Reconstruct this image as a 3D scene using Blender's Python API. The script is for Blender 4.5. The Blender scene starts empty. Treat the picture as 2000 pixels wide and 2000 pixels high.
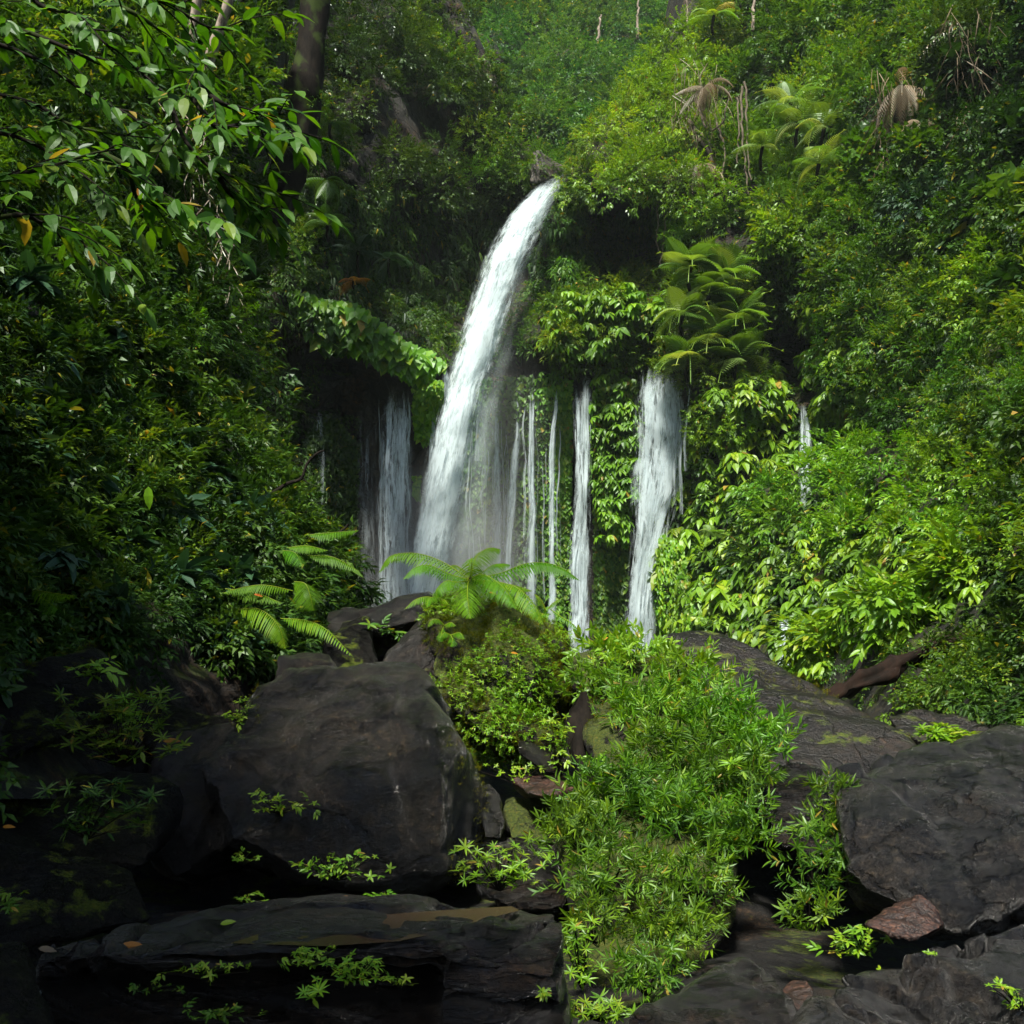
import bpy, bmesh, math, random
import numpy as np
from mathutils import Vector
R = math.radians
F = 1900.0                      # focal length in photograph pixels (photograph 2000 x 2000)
HZ = 1300.0                     # horizon row
EYE = 2.0

# ------------------------------------------------------------------ camera, sky, sun, exposure
SC = bpy.context.scene
COL = SC.collection
cam_d = bpy.data.cameras.new('camera'); cam = bpy.data.objects.new('camera', cam_d); COL.objects.link(cam)
cam.location = (0, 0, EYE); cam.rotation_euler = (R(90), 0, 0)
cam_d.sensor_width = 36; cam_d.lens = F / 2000 * 36; cam_d.shift_y = (HZ - 1000) / 2000
cam_d.clip_end = 2000; cam_d.clip_start = 0.05
SC.camera = cam
SUN_EL, SUN_AZ = 56.0, -164.0     # azimuth measured from +Y (view direction) towards +X
wd = bpy.data.worlds.new('World'); SC.world = wd; wd.use_nodes = True
nt = wd.node_tree; nt.nodes.clear()
sky = nt.nodes.new('ShaderNodeTexSky'); sky.sky_type = 'NISHITA'; sky.sun_disc = False
sky.sun_elevation = R(SUN_EL); sky.sun_rotation = R(SUN_AZ); sky.dust_density = 2.0
bg = nt.nodes.new('ShaderNodeBackground'); bg.inputs[1].default_value = 0.065
wo = nt.nodes.new('ShaderNodeOutputWorld')
nt.links.new(sky.outputs[0], bg.inputs[0]); nt.links.new(bg.outputs[0], wo.inputs[0])
sl = bpy.data.lights.new('sun', 'SUN'); sl.energy = 4.8; sl.angle = R(6.0); sl.color = (1.0, 0.95, 0.84)
sun = bpy.data.objects.new('sun', sl); COL.objects.link(sun)
sd = Vector((math.sin(R(SUN_AZ)) * math.cos(R(SUN_EL)), math.cos(R(SUN_AZ)) * math.cos(R(SUN_EL)), math.sin(R(SUN_EL))))
sun.rotation_euler = sd.to_track_quat('Z', 'Y').to_euler(); sun.location = (0, 0, 60)
SC.view_settings.view_transform = 'Standard'; SC.view_settings.look = 'None'
SC.view_settings.exposure = 1.2; SC.view_settings.gamma = 1
SC.render.engine = 'CYCLES'
cy = SC.cycles
cy.use_denoising = True
cy.max_bounces = 7; cy.diffuse_bounces = 3; cy.glossy_bounces = 2; cy.transmission_bounces = 4
cy.transparent_max_bounces = 24; cy.volume_bounces = 0; cy.caustics_reflective = False; cy.caustics_refractive = False
cy.use_adaptive_sampling = True; cy.adaptive_threshold = 0.02
cy.sample_clamp_indirect = 4

# ------------------------------------------------------------------ small helpers
rng = np.random.default_rng(7)
random.seed(7)
def P(px, py, Y):
    """photograph pixel + distance -> world point(s)"""
    px = np.asarray(px, float); py = np.asarray(py, float); Y = np.asarray(Y, float)
    px, py, Y = np.broadcast_arrays(px, py, Y)
    return np.stack([(px - 1000) / F * Y, Y, (HZ - py) / F * Y + EYE], -1)
def hash3(i, j, k, s):
    h = (i.astype(np.int64) * 374761393 + j.astype(np.int64) * 668265263 + k.astype(np.int64) * 2147483647 + s * 974711) & 0xffffffff
    h = ((h ^ (h >> 13)) * 1274126177) & 0xffffffff
    h = ((h ^ (h >> 16)) * 2246822519) & 0xffffffff
    return ((h ^ (h >> 15)) & 0xffffff) / float(0xffffff) * 2 - 1
def vnoise(p, s=0):
    p = np.asarray(p, float); f = np.floor(p); t = p - f; t = t * t * (3 - 2 * t)
    i, j, k = [f[..., a].astype(np.int64) for a in range(3)]; x, y, z = t[..., 0], t[..., 1], t[..., 2]
    r = 0
    for a in (0, 1):
        for b in (0, 1):
            for c in (0, 1):
                r = r + hash3(i + a, j + b, k + c, s) * (x if a else 1 - x) * (y if b else 1 - y) * (z if c else 1 - z)
    return r
def fbm(p, s=0, o=4, g=0.5):
    r = 0; a = 1; p = np.asarray(p, float)
    for n in range(o):
        r = r + a * vnoise(p * 2 ** n + 17.3 * n, s + n * 13); a *= g
    return r
def unit(v): return v / np.maximum(np.linalg.norm(v, axis=-1, keepdims=True), 1e-9)
def tag(o, label=None, cat=None, group=None, kind=None):
    for k, v in (('label', label), ('category', cat), ('group', group), ('kind', kind)):
        if v: o[k] = v
    return o
def empty(name, loc=(0, 0, 0)):
    o = bpy.data.objects.new(name, None); o.empty_display_size = 0.2; COL.objects.link(o)
    o.location = [float(c) for c in loc]; return o
class Buf:
    """collects vertices, faces (tri or quad) and a per-vertex random value, builds ONE mesh object"""
    def __init__(s): s.v = []; s.t = []; s.q = []; s.r = []; s.uv = []; s.n = 0
    def add(s, v, tris=None, quads=None, r=0.5, uv=None):
        v = np.asarray(v, np.float32).reshape(-1, 3)
        s.v.append(v); s.r.append(np.broadcast_to(np.asarray(r, np.float32), (len(v),)).copy())
        s.uv.append(np.zeros((len(v), 2), np.float32) if uv is None else np.asarray(uv, np.float32))
        if tris is not None and len(tris): s.t.append(np.asarray(tris, np.int64).reshape(-1, 3) + s.n)
        if quads is not None and len(quads): s.q.append(np.asarray(quads, np.int64).reshape(-1, 4) + s.n)
        s.n += len(v)
    def mesh(s, name, mat, smooth=False, origin=None):
        v = np.concatenate(s.v) if s.v else np.zeros((0, 3), np.float32)
        if origin is not None: v = v - np.asarray(origin, np.float32)
        t = np.concatenate(s.t) if s.t else np.zeros((0, 3), np.int64)
        q = np.concatenate(s.q) if s.q else np.zeros((0, 4), np.int64)
        me = bpy.data.meshes.new(name)
        me.vertices.add(len(v)); me.vertices.foreach_set('co', v.astype(np.float32).ravel())
        li = np.concatenate([t.ravel(), q.ravel()]).astype(np.int32)
        me.loops.add(len(li)); me.loops.foreach_set('vertex_index', li)
        nf = len(t) + len(q); me.polygons.add(nf)
        ls = np.concatenate([np.arange(len(t)) * 3, len(t) * 3 + np.arange(len(q)) * 4]).astype(np.int32)
        me.polygons.foreach_set('loop_start', ls)
        me.polygons.foreach_set('use_smooth', np.full(nf, bool(smooth)))
        a = me.attributes.new('rnd', 'FLOAT', 'POINT'); a.data.foreach_set('value', np.concatenate(s.r).astype(np.float32))
        uv = np.concatenate(s.uv)
        if uv.any():
            l = me.uv_layers.new(name='UVMap'); l.data.foreach_set('uv', uv[li].astype(np.float32).ravel())
        me.update(calc_edges=True)
        if mat: me.materials.append(mat)
        return me
    def build(s, name, mat, parent=None, smooth=False, origin=None):
        if parent is not None and origin is None: origin = tuple(parent.matrix_basis.translation) if not parent.parent else tuple(parent.parent.matrix_basis.translation + parent.matrix_basis.translation)
        me = s.mesh(name, mat, smooth, origin)
        o = bpy.data.objects.new(name, me); COL.objects.link(o)
        if parent is not None: o.parent = parent
        elif origin is not None: o.location = [float(c) for c in origin]
        return o
def tube(b, pts, rad, n=6, r=0.5, wob=0.0, seed=0):
    pts = np.asarray(pts, float); m = len(pts); rad = np.broadcast_to(np.asarray(rad, float), (m,))
    T = np.gradient(pts, axis=0); T = unit(T)
    ref = np.array([0.13, 1, 0.2]); S = unit(np.cross(T, ref)); U = np.cross(S, T)
    a = np.linspace(0, 2 * np.pi, n, endpoint=False)
    rr = rad[:, None] * np.ones(n)[None]
    if wob: rr = rr * (1 + wob * vnoise(np.stack([np.arange(m)[:, None] * .7 + 0 * a, a[None] * 1.3 + 0 * rr, rr * 0 + seed], -1), seed))
    v = pts[:, None] + rr[..., None] * (np.cos(a)[None, :, None] * S[:, None] + np.sin(a)[None, :, None] * U[:, None])
    i = np.arange(m - 1)[:, None] * n; j = np.arange(n)[None]
    q = np.stack([i + j, i + (j + 1) % n, i + n + (j + 1) % n, i + n + j], -1).reshape(-1, 4)
    L = np.concatenate([[0], np.cumsum(np.linalg.norm(np.diff(pts, axis=0), axis=1))])
    b.add(v.reshape(-1, 3), None, q, r, np.stack([np.tile(a / 6.283, m), np.repeat(L, n)], -1))
def curve(pts, n=12):
    """smooth (Catmull-Rom) resampling of a polyline"""
    p = np.asarray(pts, float); p = np.vstack([2 * p[0] - p[1], p, 2 * p[-1] - p[-2]]); k = len(p) - 3
    t = np.linspace(0, k - 1e-6, n); i = t.astype(int); u = (t - i)[:, None]
    a, b_, c, d = p[i], p[i + 1], p[i + 2], p[i + 3]
    return 0.5 * ((2 * b_) + (-a + c) * u + (2 * a - 5 * b_ + 4 * c - d) * u * u + (-a + 3 * b_ - 3 * c + d) * u ** 3)
def inpoly(px, py, poly):
    poly = np.asarray(poly, float); inside = np.zeros(len(px), bool); j = len(poly) - 1
    for i in range(len(poly)):
        xi, yi = poly[i]; xj, yj = poly[j]
        c = ((yi > py) != (yj > py)) & (px < (xj - xi) * (py - yi) / (yj - yi + 1e-12) + xi)
        inside ^= c; j = i
    return inside
class RBF:
    def __init__(s, pts):
        p = np.asarray(pts, float); s.c = p[:, :2] / 1000; n = len(p)
        A = np.linalg.norm(s.c[:, None] - s.c[None], axis=-1) + np.eye(n) * -0.004
        Q = np.hstack([np.ones((n, 1)), s.c]); M = np.block([[A, Q], [Q.T, np.zeros((3, 3))]])
        w = np.linalg.solve(M, np.concatenate([p[:, 2], np.zeros(3)])); s.w = w
    def __call__(s, px, py):
        x = np.stack(np.broadcast_arrays(np.asarray(px, float), np.asarray(py, float)), -1) / 1000; sh = x.shape[:-1]; x = x.reshape(-1, 2)
        out = np.empty(len(x))
        for k in range(0, len(x), 20000):
            y = x[k:k + 20000]; d = np.linalg.norm(y[:, None] - s.c[None], axis=-1)
            out[k:k + 20000] = d @ s.w[:-3] + s.w[-3] + y @ s.w[-2:]
        return out.reshape(sh)

# ------------------------------------------------------------------ materials
def new_mat(name):
    m = bpy.data.materials.new(name); m.use_nodes = True; m.node_tree.nodes.clear(); return m, m.node_tree
def nd(t, typ, **kw):
    n = t.nodes.new(typ)
    for k, v in kw.items():
        if k in n.inputs.keys(): n.inputs[k].default_value = v
        else: setattr(n, k, v)
    return n
def ramp(t, stops, interp='LINEAR'):
    n = t.nodes.new('ShaderNodeValToRGB'); n.color_ramp.interpolation = interp; e = n.color_ramp.elements
    while len(e) > 1: e.remove(e[-1])
    e[0].position = stops[0][0]; e[0].color = (*stops[0][1], 1)
    for p, c in stops[1:]:
        x = e.new(p); x.color = (*c, 1)
    return n
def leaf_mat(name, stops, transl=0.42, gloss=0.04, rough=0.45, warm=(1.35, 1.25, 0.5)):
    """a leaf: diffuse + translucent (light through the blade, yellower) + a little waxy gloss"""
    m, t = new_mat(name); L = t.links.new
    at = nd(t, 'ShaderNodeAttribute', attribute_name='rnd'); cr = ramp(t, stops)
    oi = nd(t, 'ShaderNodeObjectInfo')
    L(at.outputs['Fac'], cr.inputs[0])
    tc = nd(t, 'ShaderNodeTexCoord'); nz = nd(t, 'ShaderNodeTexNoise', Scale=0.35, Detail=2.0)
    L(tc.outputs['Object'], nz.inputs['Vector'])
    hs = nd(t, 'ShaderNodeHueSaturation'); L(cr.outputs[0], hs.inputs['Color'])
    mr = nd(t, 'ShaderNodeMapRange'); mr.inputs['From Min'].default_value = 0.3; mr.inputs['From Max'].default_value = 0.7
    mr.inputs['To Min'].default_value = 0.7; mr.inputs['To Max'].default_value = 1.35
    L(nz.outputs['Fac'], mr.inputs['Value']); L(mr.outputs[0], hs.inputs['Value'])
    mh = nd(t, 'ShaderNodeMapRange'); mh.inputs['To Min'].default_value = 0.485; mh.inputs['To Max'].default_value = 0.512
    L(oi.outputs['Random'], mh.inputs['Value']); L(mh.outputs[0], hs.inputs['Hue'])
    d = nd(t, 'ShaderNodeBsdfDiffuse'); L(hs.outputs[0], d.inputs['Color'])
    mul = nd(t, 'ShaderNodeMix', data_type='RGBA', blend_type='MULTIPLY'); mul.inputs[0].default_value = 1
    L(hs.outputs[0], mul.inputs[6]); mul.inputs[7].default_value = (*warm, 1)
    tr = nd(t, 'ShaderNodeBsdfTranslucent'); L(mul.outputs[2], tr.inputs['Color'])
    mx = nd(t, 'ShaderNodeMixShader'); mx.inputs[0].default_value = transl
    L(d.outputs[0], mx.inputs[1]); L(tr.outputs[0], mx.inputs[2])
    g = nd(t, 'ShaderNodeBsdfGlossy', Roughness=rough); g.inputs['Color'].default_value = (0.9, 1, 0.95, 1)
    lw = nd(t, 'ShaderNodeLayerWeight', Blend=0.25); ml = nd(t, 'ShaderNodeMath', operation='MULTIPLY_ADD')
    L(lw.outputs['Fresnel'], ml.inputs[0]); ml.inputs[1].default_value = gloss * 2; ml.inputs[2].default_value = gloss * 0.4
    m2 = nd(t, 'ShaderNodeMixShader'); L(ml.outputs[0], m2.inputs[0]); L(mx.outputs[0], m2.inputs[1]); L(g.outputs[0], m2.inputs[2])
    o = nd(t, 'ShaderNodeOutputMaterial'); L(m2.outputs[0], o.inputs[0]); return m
def rock_mat(name, c0, c1, moss=0.0, rough=(0.18, 0.55), scale=1.0, bump=0.5, stain=(0.05, 0.028, 0.012), layered=False, crack=1.6, spec=0.38, coat=0.0):
    m, t = new_mat(name); L = t.links.new
    tc = nd(t, 'ShaderNodeTexCoord'); mp = nd(t, 'ShaderNodeMapping'); L(tc.outputs['Object'], mp.inputs[0])
    if layered: mp.inputs['Scale'].default_value = (0.5, 1.0, 2.6); mp.inputs['Rotation'].default_value = (0.1, 0.25, 0.3)
    n1 = nd(t, 'ShaderNodeTexNoise', Scale=1.6 * scale, Detail=6.0, Roughness=0.65); L(mp.outputs[0], n1.inputs['Vector'])
    n2 = nd(t, 'ShaderNodeTexNoise', Scale=9 * scale, Detail=8.0, Roughness=0.7); L(mp.outputs[0], n2.inputs['Vector'])
    n3 = nd(t, 'ShaderNodeTexNoise', Scale=26 * scale, Detail=5.0, Roughness=0.65); L(tc.outputs['Object'], n3.inputs['Vector'])
    cr = ramp(t, [(0.3, c0), (0.52, c1), (0.62, stain), (0.75, c1)]); L(n1.outputs['Fac'], cr.inputs[0])
    wv = nd(t, 'ShaderNodeVectorMath', operation='MULTIPLY_ADD'); L(n1.outputs['Color'], wv.inputs[0]); wv.inputs[1].default_value = (.5, .5, .5); L(mp.outputs[0], wv.inputs[2])
    vo = nd(t, 'ShaderNodeTexVoronoi', feature='DISTANCE_TO_EDGE', Scale=crack * scale); L(wv.outputs[0], vo.inputs['Vector'])
    vk = nd(t, 'ShaderNodeMapRange'); L(vo.outputs['Distance'], vk.inputs['Value']); vk.inputs['From Max'].default_value = 0.035
    vc = nd(t, 'ShaderNodeMapRange'); L(vk.outputs[0], vc.inputs['Value']); vc.inputs['To Min'].default_value = 0.45
    c2 = ramp(t, [(0.36, (0.18, 0.18, 0.18)), (0.55, (0.65, 0.65, 0.65)), (0.72, (1.8, 1.7, 1.4))]); L(n2.outputs['Fac'], c2.inputs[0])
    c3 = ramp(t, [(0.38, (0.4, 0.4, 0.4)), (0.52, (1.0, 1.0, 1.0)), (0.66, (2.4, 2.3, 2.1))]); L(n3.outputs['Fac'], c3.inputs[0])
    mg3 = nd(t, 'ShaderNodeMix', data_type='RGBA', blend_type='MULTIPLY'); mg3.inputs[0].default_value = 1; L(cr.outputs[0], mg3.inputs[6]); L(c3.outputs[0], mg3.inputs[7])
    mu = nd(t, 'ShaderNodeMix', data_type='RGBA', blend_type='MULTIPLY'); mu.inputs[0].default_value = 1
    L(mg3.outputs[2], mu.inputs[6]); L(c2.outputs[0], mu.inputs[7])
    m3 = nd(t, 'ShaderNodeMix', data_type='RGBA', blend_type='MULTIPLY'); m3.inputs[0].default_value = 1; L(mu.outputs[2], m3.inputs[6]); L(vc.outputs[0], m3.inputs[7])
    col = m3.outputs[2]
    ge = nd(t, 'ShaderNodeNewGeometry')
    if moss > 0:
        sx = nd(t, 'ShaderNodeSeparateXYZ'); L(ge.outputs['Normal'], sx.inputs[0])
        nm = nd(t, 'ShaderNodeTexNoise', Scale=2.3 * scale, Detail=5.0, Roughness=0.7); L(tc.outputs['Object'], nm.inputs['Vector'])
        ad = nd(t, 'ShaderNodeMath', operation='MULTIPLY_ADD'); L(sx.outputs['Z'], ad.inputs[0]); ad.inputs[1].default_value = 0.16; L(nm.outputs['Fac'], ad.inputs[2])
        mr = nd(t, 'ShaderNodeMapRange', interpolation_type='SMOOTHSTEP'); L(ad.outputs[0], mr.inputs['Value'])
        mr.inputs['From Min'].default_value = 0.72 - 0.3 * moss; mr.inputs['From Max'].default_value = 0.80 - 0.28 * moss
        mg = ramp(t, [(0.3, (0.018, 0.03, 0.003)), (0.55, (0.05, 0.07, 0.006)), (0.75, (0.12, 0.09, 0.012))]); L(n3.outputs['Fac'], mg.inputs[0])
        mm = nd(t, 'ShaderNodeMix', data_type='RGBA'); L(mr.outputs[0], mm.inputs[0]); L(col, mm.inputs[6]); L(mg.outputs[0], mm.inputs[7]); col = mm.outputs[2]
    rr = nd(t, 'ShaderNodeMapRange'); L(n1.outputs['Fac'], rr.inputs['Value']); rr.inputs['From Min'].default_value = 0.35; rr.inputs['From Max'].default_value = 0.65
    rr.inputs['To Min'].default_value = rough[0]; rr.inputs['To Max'].default_value = rough[1]
    rou = rr.outputs[0]
    if moss > 0:
        rm = nd(t, 'ShaderNodeMath', operation='MAXIMUM'); L(rou, rm.inputs[0]); L(mr.outputs[0], rm.inputs[1]); rou = rm.outputs[0]
    b = nd(t, 'ShaderNodeBsdfPrincipled'); L(col, b.inputs['Base Color']); L(rou, b.inputs['Roughness']); b.inputs['Specular IOR Level'].default_value = spec
    mb = nd(t, 'ShaderNodeMath', operation='MULTIPLY_ADD'); L(n2.outputs['Fac'], mb.inputs[0]); mb.inputs[1].default_value = 1.6; L(n3.outputs['Fac'], mb.inputs[2])
    mb2 = nd(t, 'ShaderNodeMath', operation='MULTIPLY_ADD'); L(vk.outputs[0], mb2.inputs[0]); mb2.inputs[1].default_value = 0.6; L(mb.outputs[0], mb2.inputs[2])
    bu = nd(t, 'ShaderNodeBump', Strength=bump, Distance=0.06 / scale); L(mb2.outputs[0], bu.inputs['Height']); L(bu.outputs[0], b.inputs['Normal'])
    if coat > 0: b.inputs['Coat Weight'].default_value = coat; b.inputs['Coat Roughness'].default_value = 0.13; L(bu.outputs[0], b.inputs['Coat Normal'])
    o = nd(t, 'ShaderNodeOutputMaterial'); L(b.outputs[0], o.inputs[0]); return m
def bark_mat(name, c0, c1, scale=3.0, moss=0.2):
    m, t = new_mat(name); L = t.links.new
    tc = nd(t, 'ShaderNodeTexCoord'); mp = nd(t, 'ShaderNodeMapping'); mp.inputs['Scale'].default_value = (1, 1, 0.35); L(tc.outputs['Object'], mp.inputs[0])
    n = nd(t, 'ShaderNodeTexNoise', Scale=scale * 3, Detail=6.0, Roughness=0.7); L(mp.outputs[0], n.inputs['Vector'])
    n2 = nd(t, 'ShaderNodeTexNoise', Scale=scale * 0.7, Detail=4.0); L(tc.outputs['Object'], n2.inputs['Vector'])
    cr = ramp(t, [(0.35, c0), (0.62, c1)]); L(n.outputs['Fac'], cr.inputs[0])
    mm = nd(t, 'ShaderNodeMix', data_type='RGBA'); mr = nd(t, 'ShaderNodeMapRange'); L(n2.outputs['Fac'], mr.inputs['Value'])
    mr.inputs['From Min'].default_value = 0.62 - moss * .3; mr.inputs['From Max'].default_value = 0.7 - moss * .25
    L(mr.outputs[0], mm.inputs[0]); L(cr.outputs[0], mm.inputs[6]); mm.inputs[7].default_value = (0.025, 0.04, 0.008, 1)
    b = nd(t, 'ShaderNodeBsdfPrincipled', Roughness=0.85); b.inputs['Specular IOR Level'].default_value = 0.1; L(mm.outputs[2], b.inputs['Base Color'])
    bu = nd(t, 'ShaderNodeBump', Strength=0.6, Distance=0.02); L(n.outputs['Fac'], bu.inputs['Height']); L(bu.outputs[0], b.inputs['Normal'])
    o = nd(t, 'ShaderNodeOutputMaterial'); L(b.outputs[0], o.inputs[0]); return m
def water_mat(name, sx=5.0, sy=0.35, lo=0.42, hi=0.62, top=1.0, edge=0.25, tint=(0.80, 0.90, 0.92), fine=1.0, dist=0.7):
    """white falling water: streaks stretched along the fall (UV: x across 0-1, y metres down), soft edges"""
    m, t = new_mat(name); L = t.links.new
    uv = nd(t, 'ShaderNodeUVMap'); sep = nd(t, 'ShaderNodeSeparateXYZ'); L(uv.outputs[0], sep.inputs[0])
    at = nd(t, 'ShaderNodeAttribute', attribute_name='rnd')       # 0..1 opacity carried by the strip
    def streak(ax, ay, det, rot=0.0):
        mp = nd(t, 'ShaderNodeMapping'); mp.inputs['Scale'].default_value = (ax, ay, 1); mp.inputs['Location'].default_value = (rot, rot * 3, rot)
        L(uv.outputs[0], mp.inputs[0]); n = nd(t, 'ShaderNodeTexNoise', Scale=1.0, Detail=det, Roughness=0.62, Distortion=dist); L(mp.outputs[0], n.inputs['Vector']); return n.outputs['Fac']
    s1 = streak(sx, sy, 4.0, 0.3); s2 = streak(sx * 4 * fine, sy * 2.2, 3.0, 4.7)
    s3 = streak(sx * 1.6, sy * 5.0, 4.0, 9.1)
    a0 = nd(t, 'ShaderNodeMath', operation='MULTIPLY_ADD'); L(s3, a0.inputs[0]); a0.inputs[1].default_value = 0.35; L(s1, a0.inputs[2])
    a1 = nd(t, 'ShaderNodeMath', operation='MULTIPLY_ADD'); L(s2, a1.inputs[0]); a1.inputs[1].default_value = 0.75; L(a0.outputs[0], a1.inputs[2])
    ad = nd(t, 'ShaderNodeMath', operation='ADD'); L(a1.outputs[0], ad.inputs[0]); ad.inputs[1].default_value = -0.325
    e1 = nd(t, 'ShaderNodeMath', operation='PINGPONG'); L(sep.outputs['X'], e1.inputs[0]); e1.inputs[1].default_value = 0.5
    ek = nd(t, 'ShaderNodeMapRange'); L(e1.outputs[0], ek.inputs['Value']); ek.inputs['From Max'].default_value = 0.30; ek.inputs['To Min'].default_value = -0.22; ek.inputs['To Max'].default_value = 0.04
    ad2 = nd(t, 'ShaderNodeMath', operation='ADD'); L(ad.outputs[0], ad2.inputs[0]); L(ek.outputs[0], ad2.inputs[1])
    mr = nd(t, 'ShaderNodeMapRange', interpolation_type='SMOOTHSTEP'); L(ad2.outputs[0], mr.inputs['Value'])
    mr.inputs['From Min'].default_value = lo + .22; mr.inputs['From Max'].default_value = hi + .22; mr.inputs['To Max'].default_value = top
    # soft edges across
    er = nd(t, 'ShaderNodeMapRange', interpolation_type='SMOOTHSTEP'); L(e1.outputs[0], er.inputs['Value']); er.inputs['From Max'].default_value = edge
    a = nd(t, 'ShaderNodeMath', operation='MULTIPLY'); L(mr.outputs[0], a.inputs[0]); L(er.outputs[0], a.inputs[1])
    a2 = nd(t, 'ShaderNodeMath', operation='MULTIPLY'); L(a.outputs[0], a2.inputs[0]); L(at.outputs['Fac'], a2.inputs[1])
    d = nd(t, 'ShaderNodeBsdfDiffuse'); d.inputs['Color'].default_value = (*tint, 1)
    tr = nd(t, 'ShaderNodeBsdfTranslucent'); tr.inputs['Color'].default_value = (*tint, 1)
    mx = nd(t, 'ShaderNodeMixShader'); mx.inputs[0].default_value = 0.45; L(d.outputs[0], mx.inputs[1]); L(tr.outputs[0], mx.inputs[2])
    tp = nd(t, 'ShaderNodeBsdfTransparent'); m2 = nd(t, 'ShaderNodeMixShader'); L(a2.outputs[0], m2.inputs[0]); L(tp.outputs[0], m2.inputs[1]); L(mx.outputs[0], m2.inputs[2])
    o = nd(t, 'ShaderNodeOutputMaterial'); L(m2.outputs[0], o.inputs[0]); return m
G = {}
G['soil'] = rock_mat('damp_soil_and_moss', (0.006, 0.006, 0.003), (0.014, 0.013, 0.006), moss=0.35, rough=(0.6, 0.9), scale=0.35, bump=0.9)
G['wetwall'] = rock_mat('wet_cliff_rock', (0.012, 0.013, 0.012), (0.035, 0.034, 0.028), moss=0.4, rough=(0.25, 0.6), scale=0.5, bump=1.0)
YEL = (0.30, 0.24, 0.02); BRN = (0.22, 0.12, 0.035)
G['mid'] = leaf_mat('mid_green_leaf', [(0, (0.020, 0.060, 0.004)), (0.5, (0.052, 0.130, 0.007)), (0.93, (0.11, 0.19, 0.010)), (0.985, YEL), (1, BRN)])
G['far'] = leaf_mat('far_forest_leaf', [(0, (0.02, 0.07, 0.014)), (0.5, (0.05, 0.135, 0.022)), (0.95, (0.11, 0.19, 0.03)), (1, YEL)])  # mid green with a bluish haze tint mixed into the colour
G['bright'] = leaf_mat('bright_green_leaf', [(0, (0.05, 0.14, 0.004)), (0.5, (0.110, 0.26, 0.006)), (0.93, (0.19, 0.33, 0.009)), (0.985, YEL), (1, BRN)], gloss=0.06)
G['thick'] = leaf_mat('narrow_thicket_leaf', [(0, (0.022, 0.07, 0.003)), (0.5, (0.070, 0.165, 0.004)), (0.93, (0.15, 0.27, 0.007)), (0.985, YEL), (1, BRN)], gloss=0.05)
G['dark'] = leaf_mat('dark_or_shade_leaf', [(0, (0.010, 0.032, 0.004)), (0.6, (0.026, 0.068, 0.006)), (0.96, (0.06, 0.12, 0.010)), (1, YEL)], transl=0.3)  # darker greens; on some stretches the colour stands in for shade
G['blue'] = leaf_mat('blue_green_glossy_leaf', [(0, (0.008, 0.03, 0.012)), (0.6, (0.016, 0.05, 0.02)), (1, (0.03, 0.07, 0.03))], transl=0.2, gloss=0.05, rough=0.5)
G['yellow'] = leaf_mat('yellow_green_leaf', [(0, (0.07, 0.18, 0.005)), (0.5, (0.14, 0.28, 0.007)), (0.9, (0.22, 0.33, 0.010)), (1, YEL)], gloss=0.05)
G['palm'] = leaf_mat('palm_leaflet', [(0, (0.06, 0.13, 0.015)), (0.6, (0.13, 0.25, 0.03)), (1, (0.27, 0.35, 0.08))], gloss=0.025, rough=0.55)
G['fern'] = leaf_mat('fern_leaflet', [(0, (0.04, 0.12, 0.004)), (0.6, (0.075, 0.19, 0.006)), (1, (0.16, 0.23, 0.012))], transl=0.45, gloss=0.012)
G['dead'] = leaf_mat('dry_brown_leaf', [(0, (0.08, 0.06, 0.03)), (0.5, (0.19, 0.15, 0.09)), (1, (0.36, 0.30, 0.20))], warm=(1.1, 0.9, 0.7))
G['orange'] = leaf_mat('fallen_orange_leaf', [(0, (0.32, 0.07, 0.01)), (1, (0.50, 0.26, 0.03))], warm=(1.1, 0.8, 0.4))
G['moss'] = leaf_mat('moss_tuft', [(0, (0.03, 0.05, 0.004)), (0.6, (0.08, 0.10, 0.006)), (1, (0.20, 0.15, 0.01))], transl=0.4, gloss=0.0)
G['bark'] = bark_mat('dark_bark', (0.003, 0.0025, 0.002), (0.014, 0.011, 0.008), moss=0.3)
G['pale'] = bark_mat('pale_bark', (0.08, 0.065, 0.05), (0.36, 0.30, 0.24), moss=0.1)
G['vine'] = bark_mat('grey_liana', (0.04, 0.033, 0.022), (0.13, 0.11, 0.08), moss=0.0)

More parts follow.
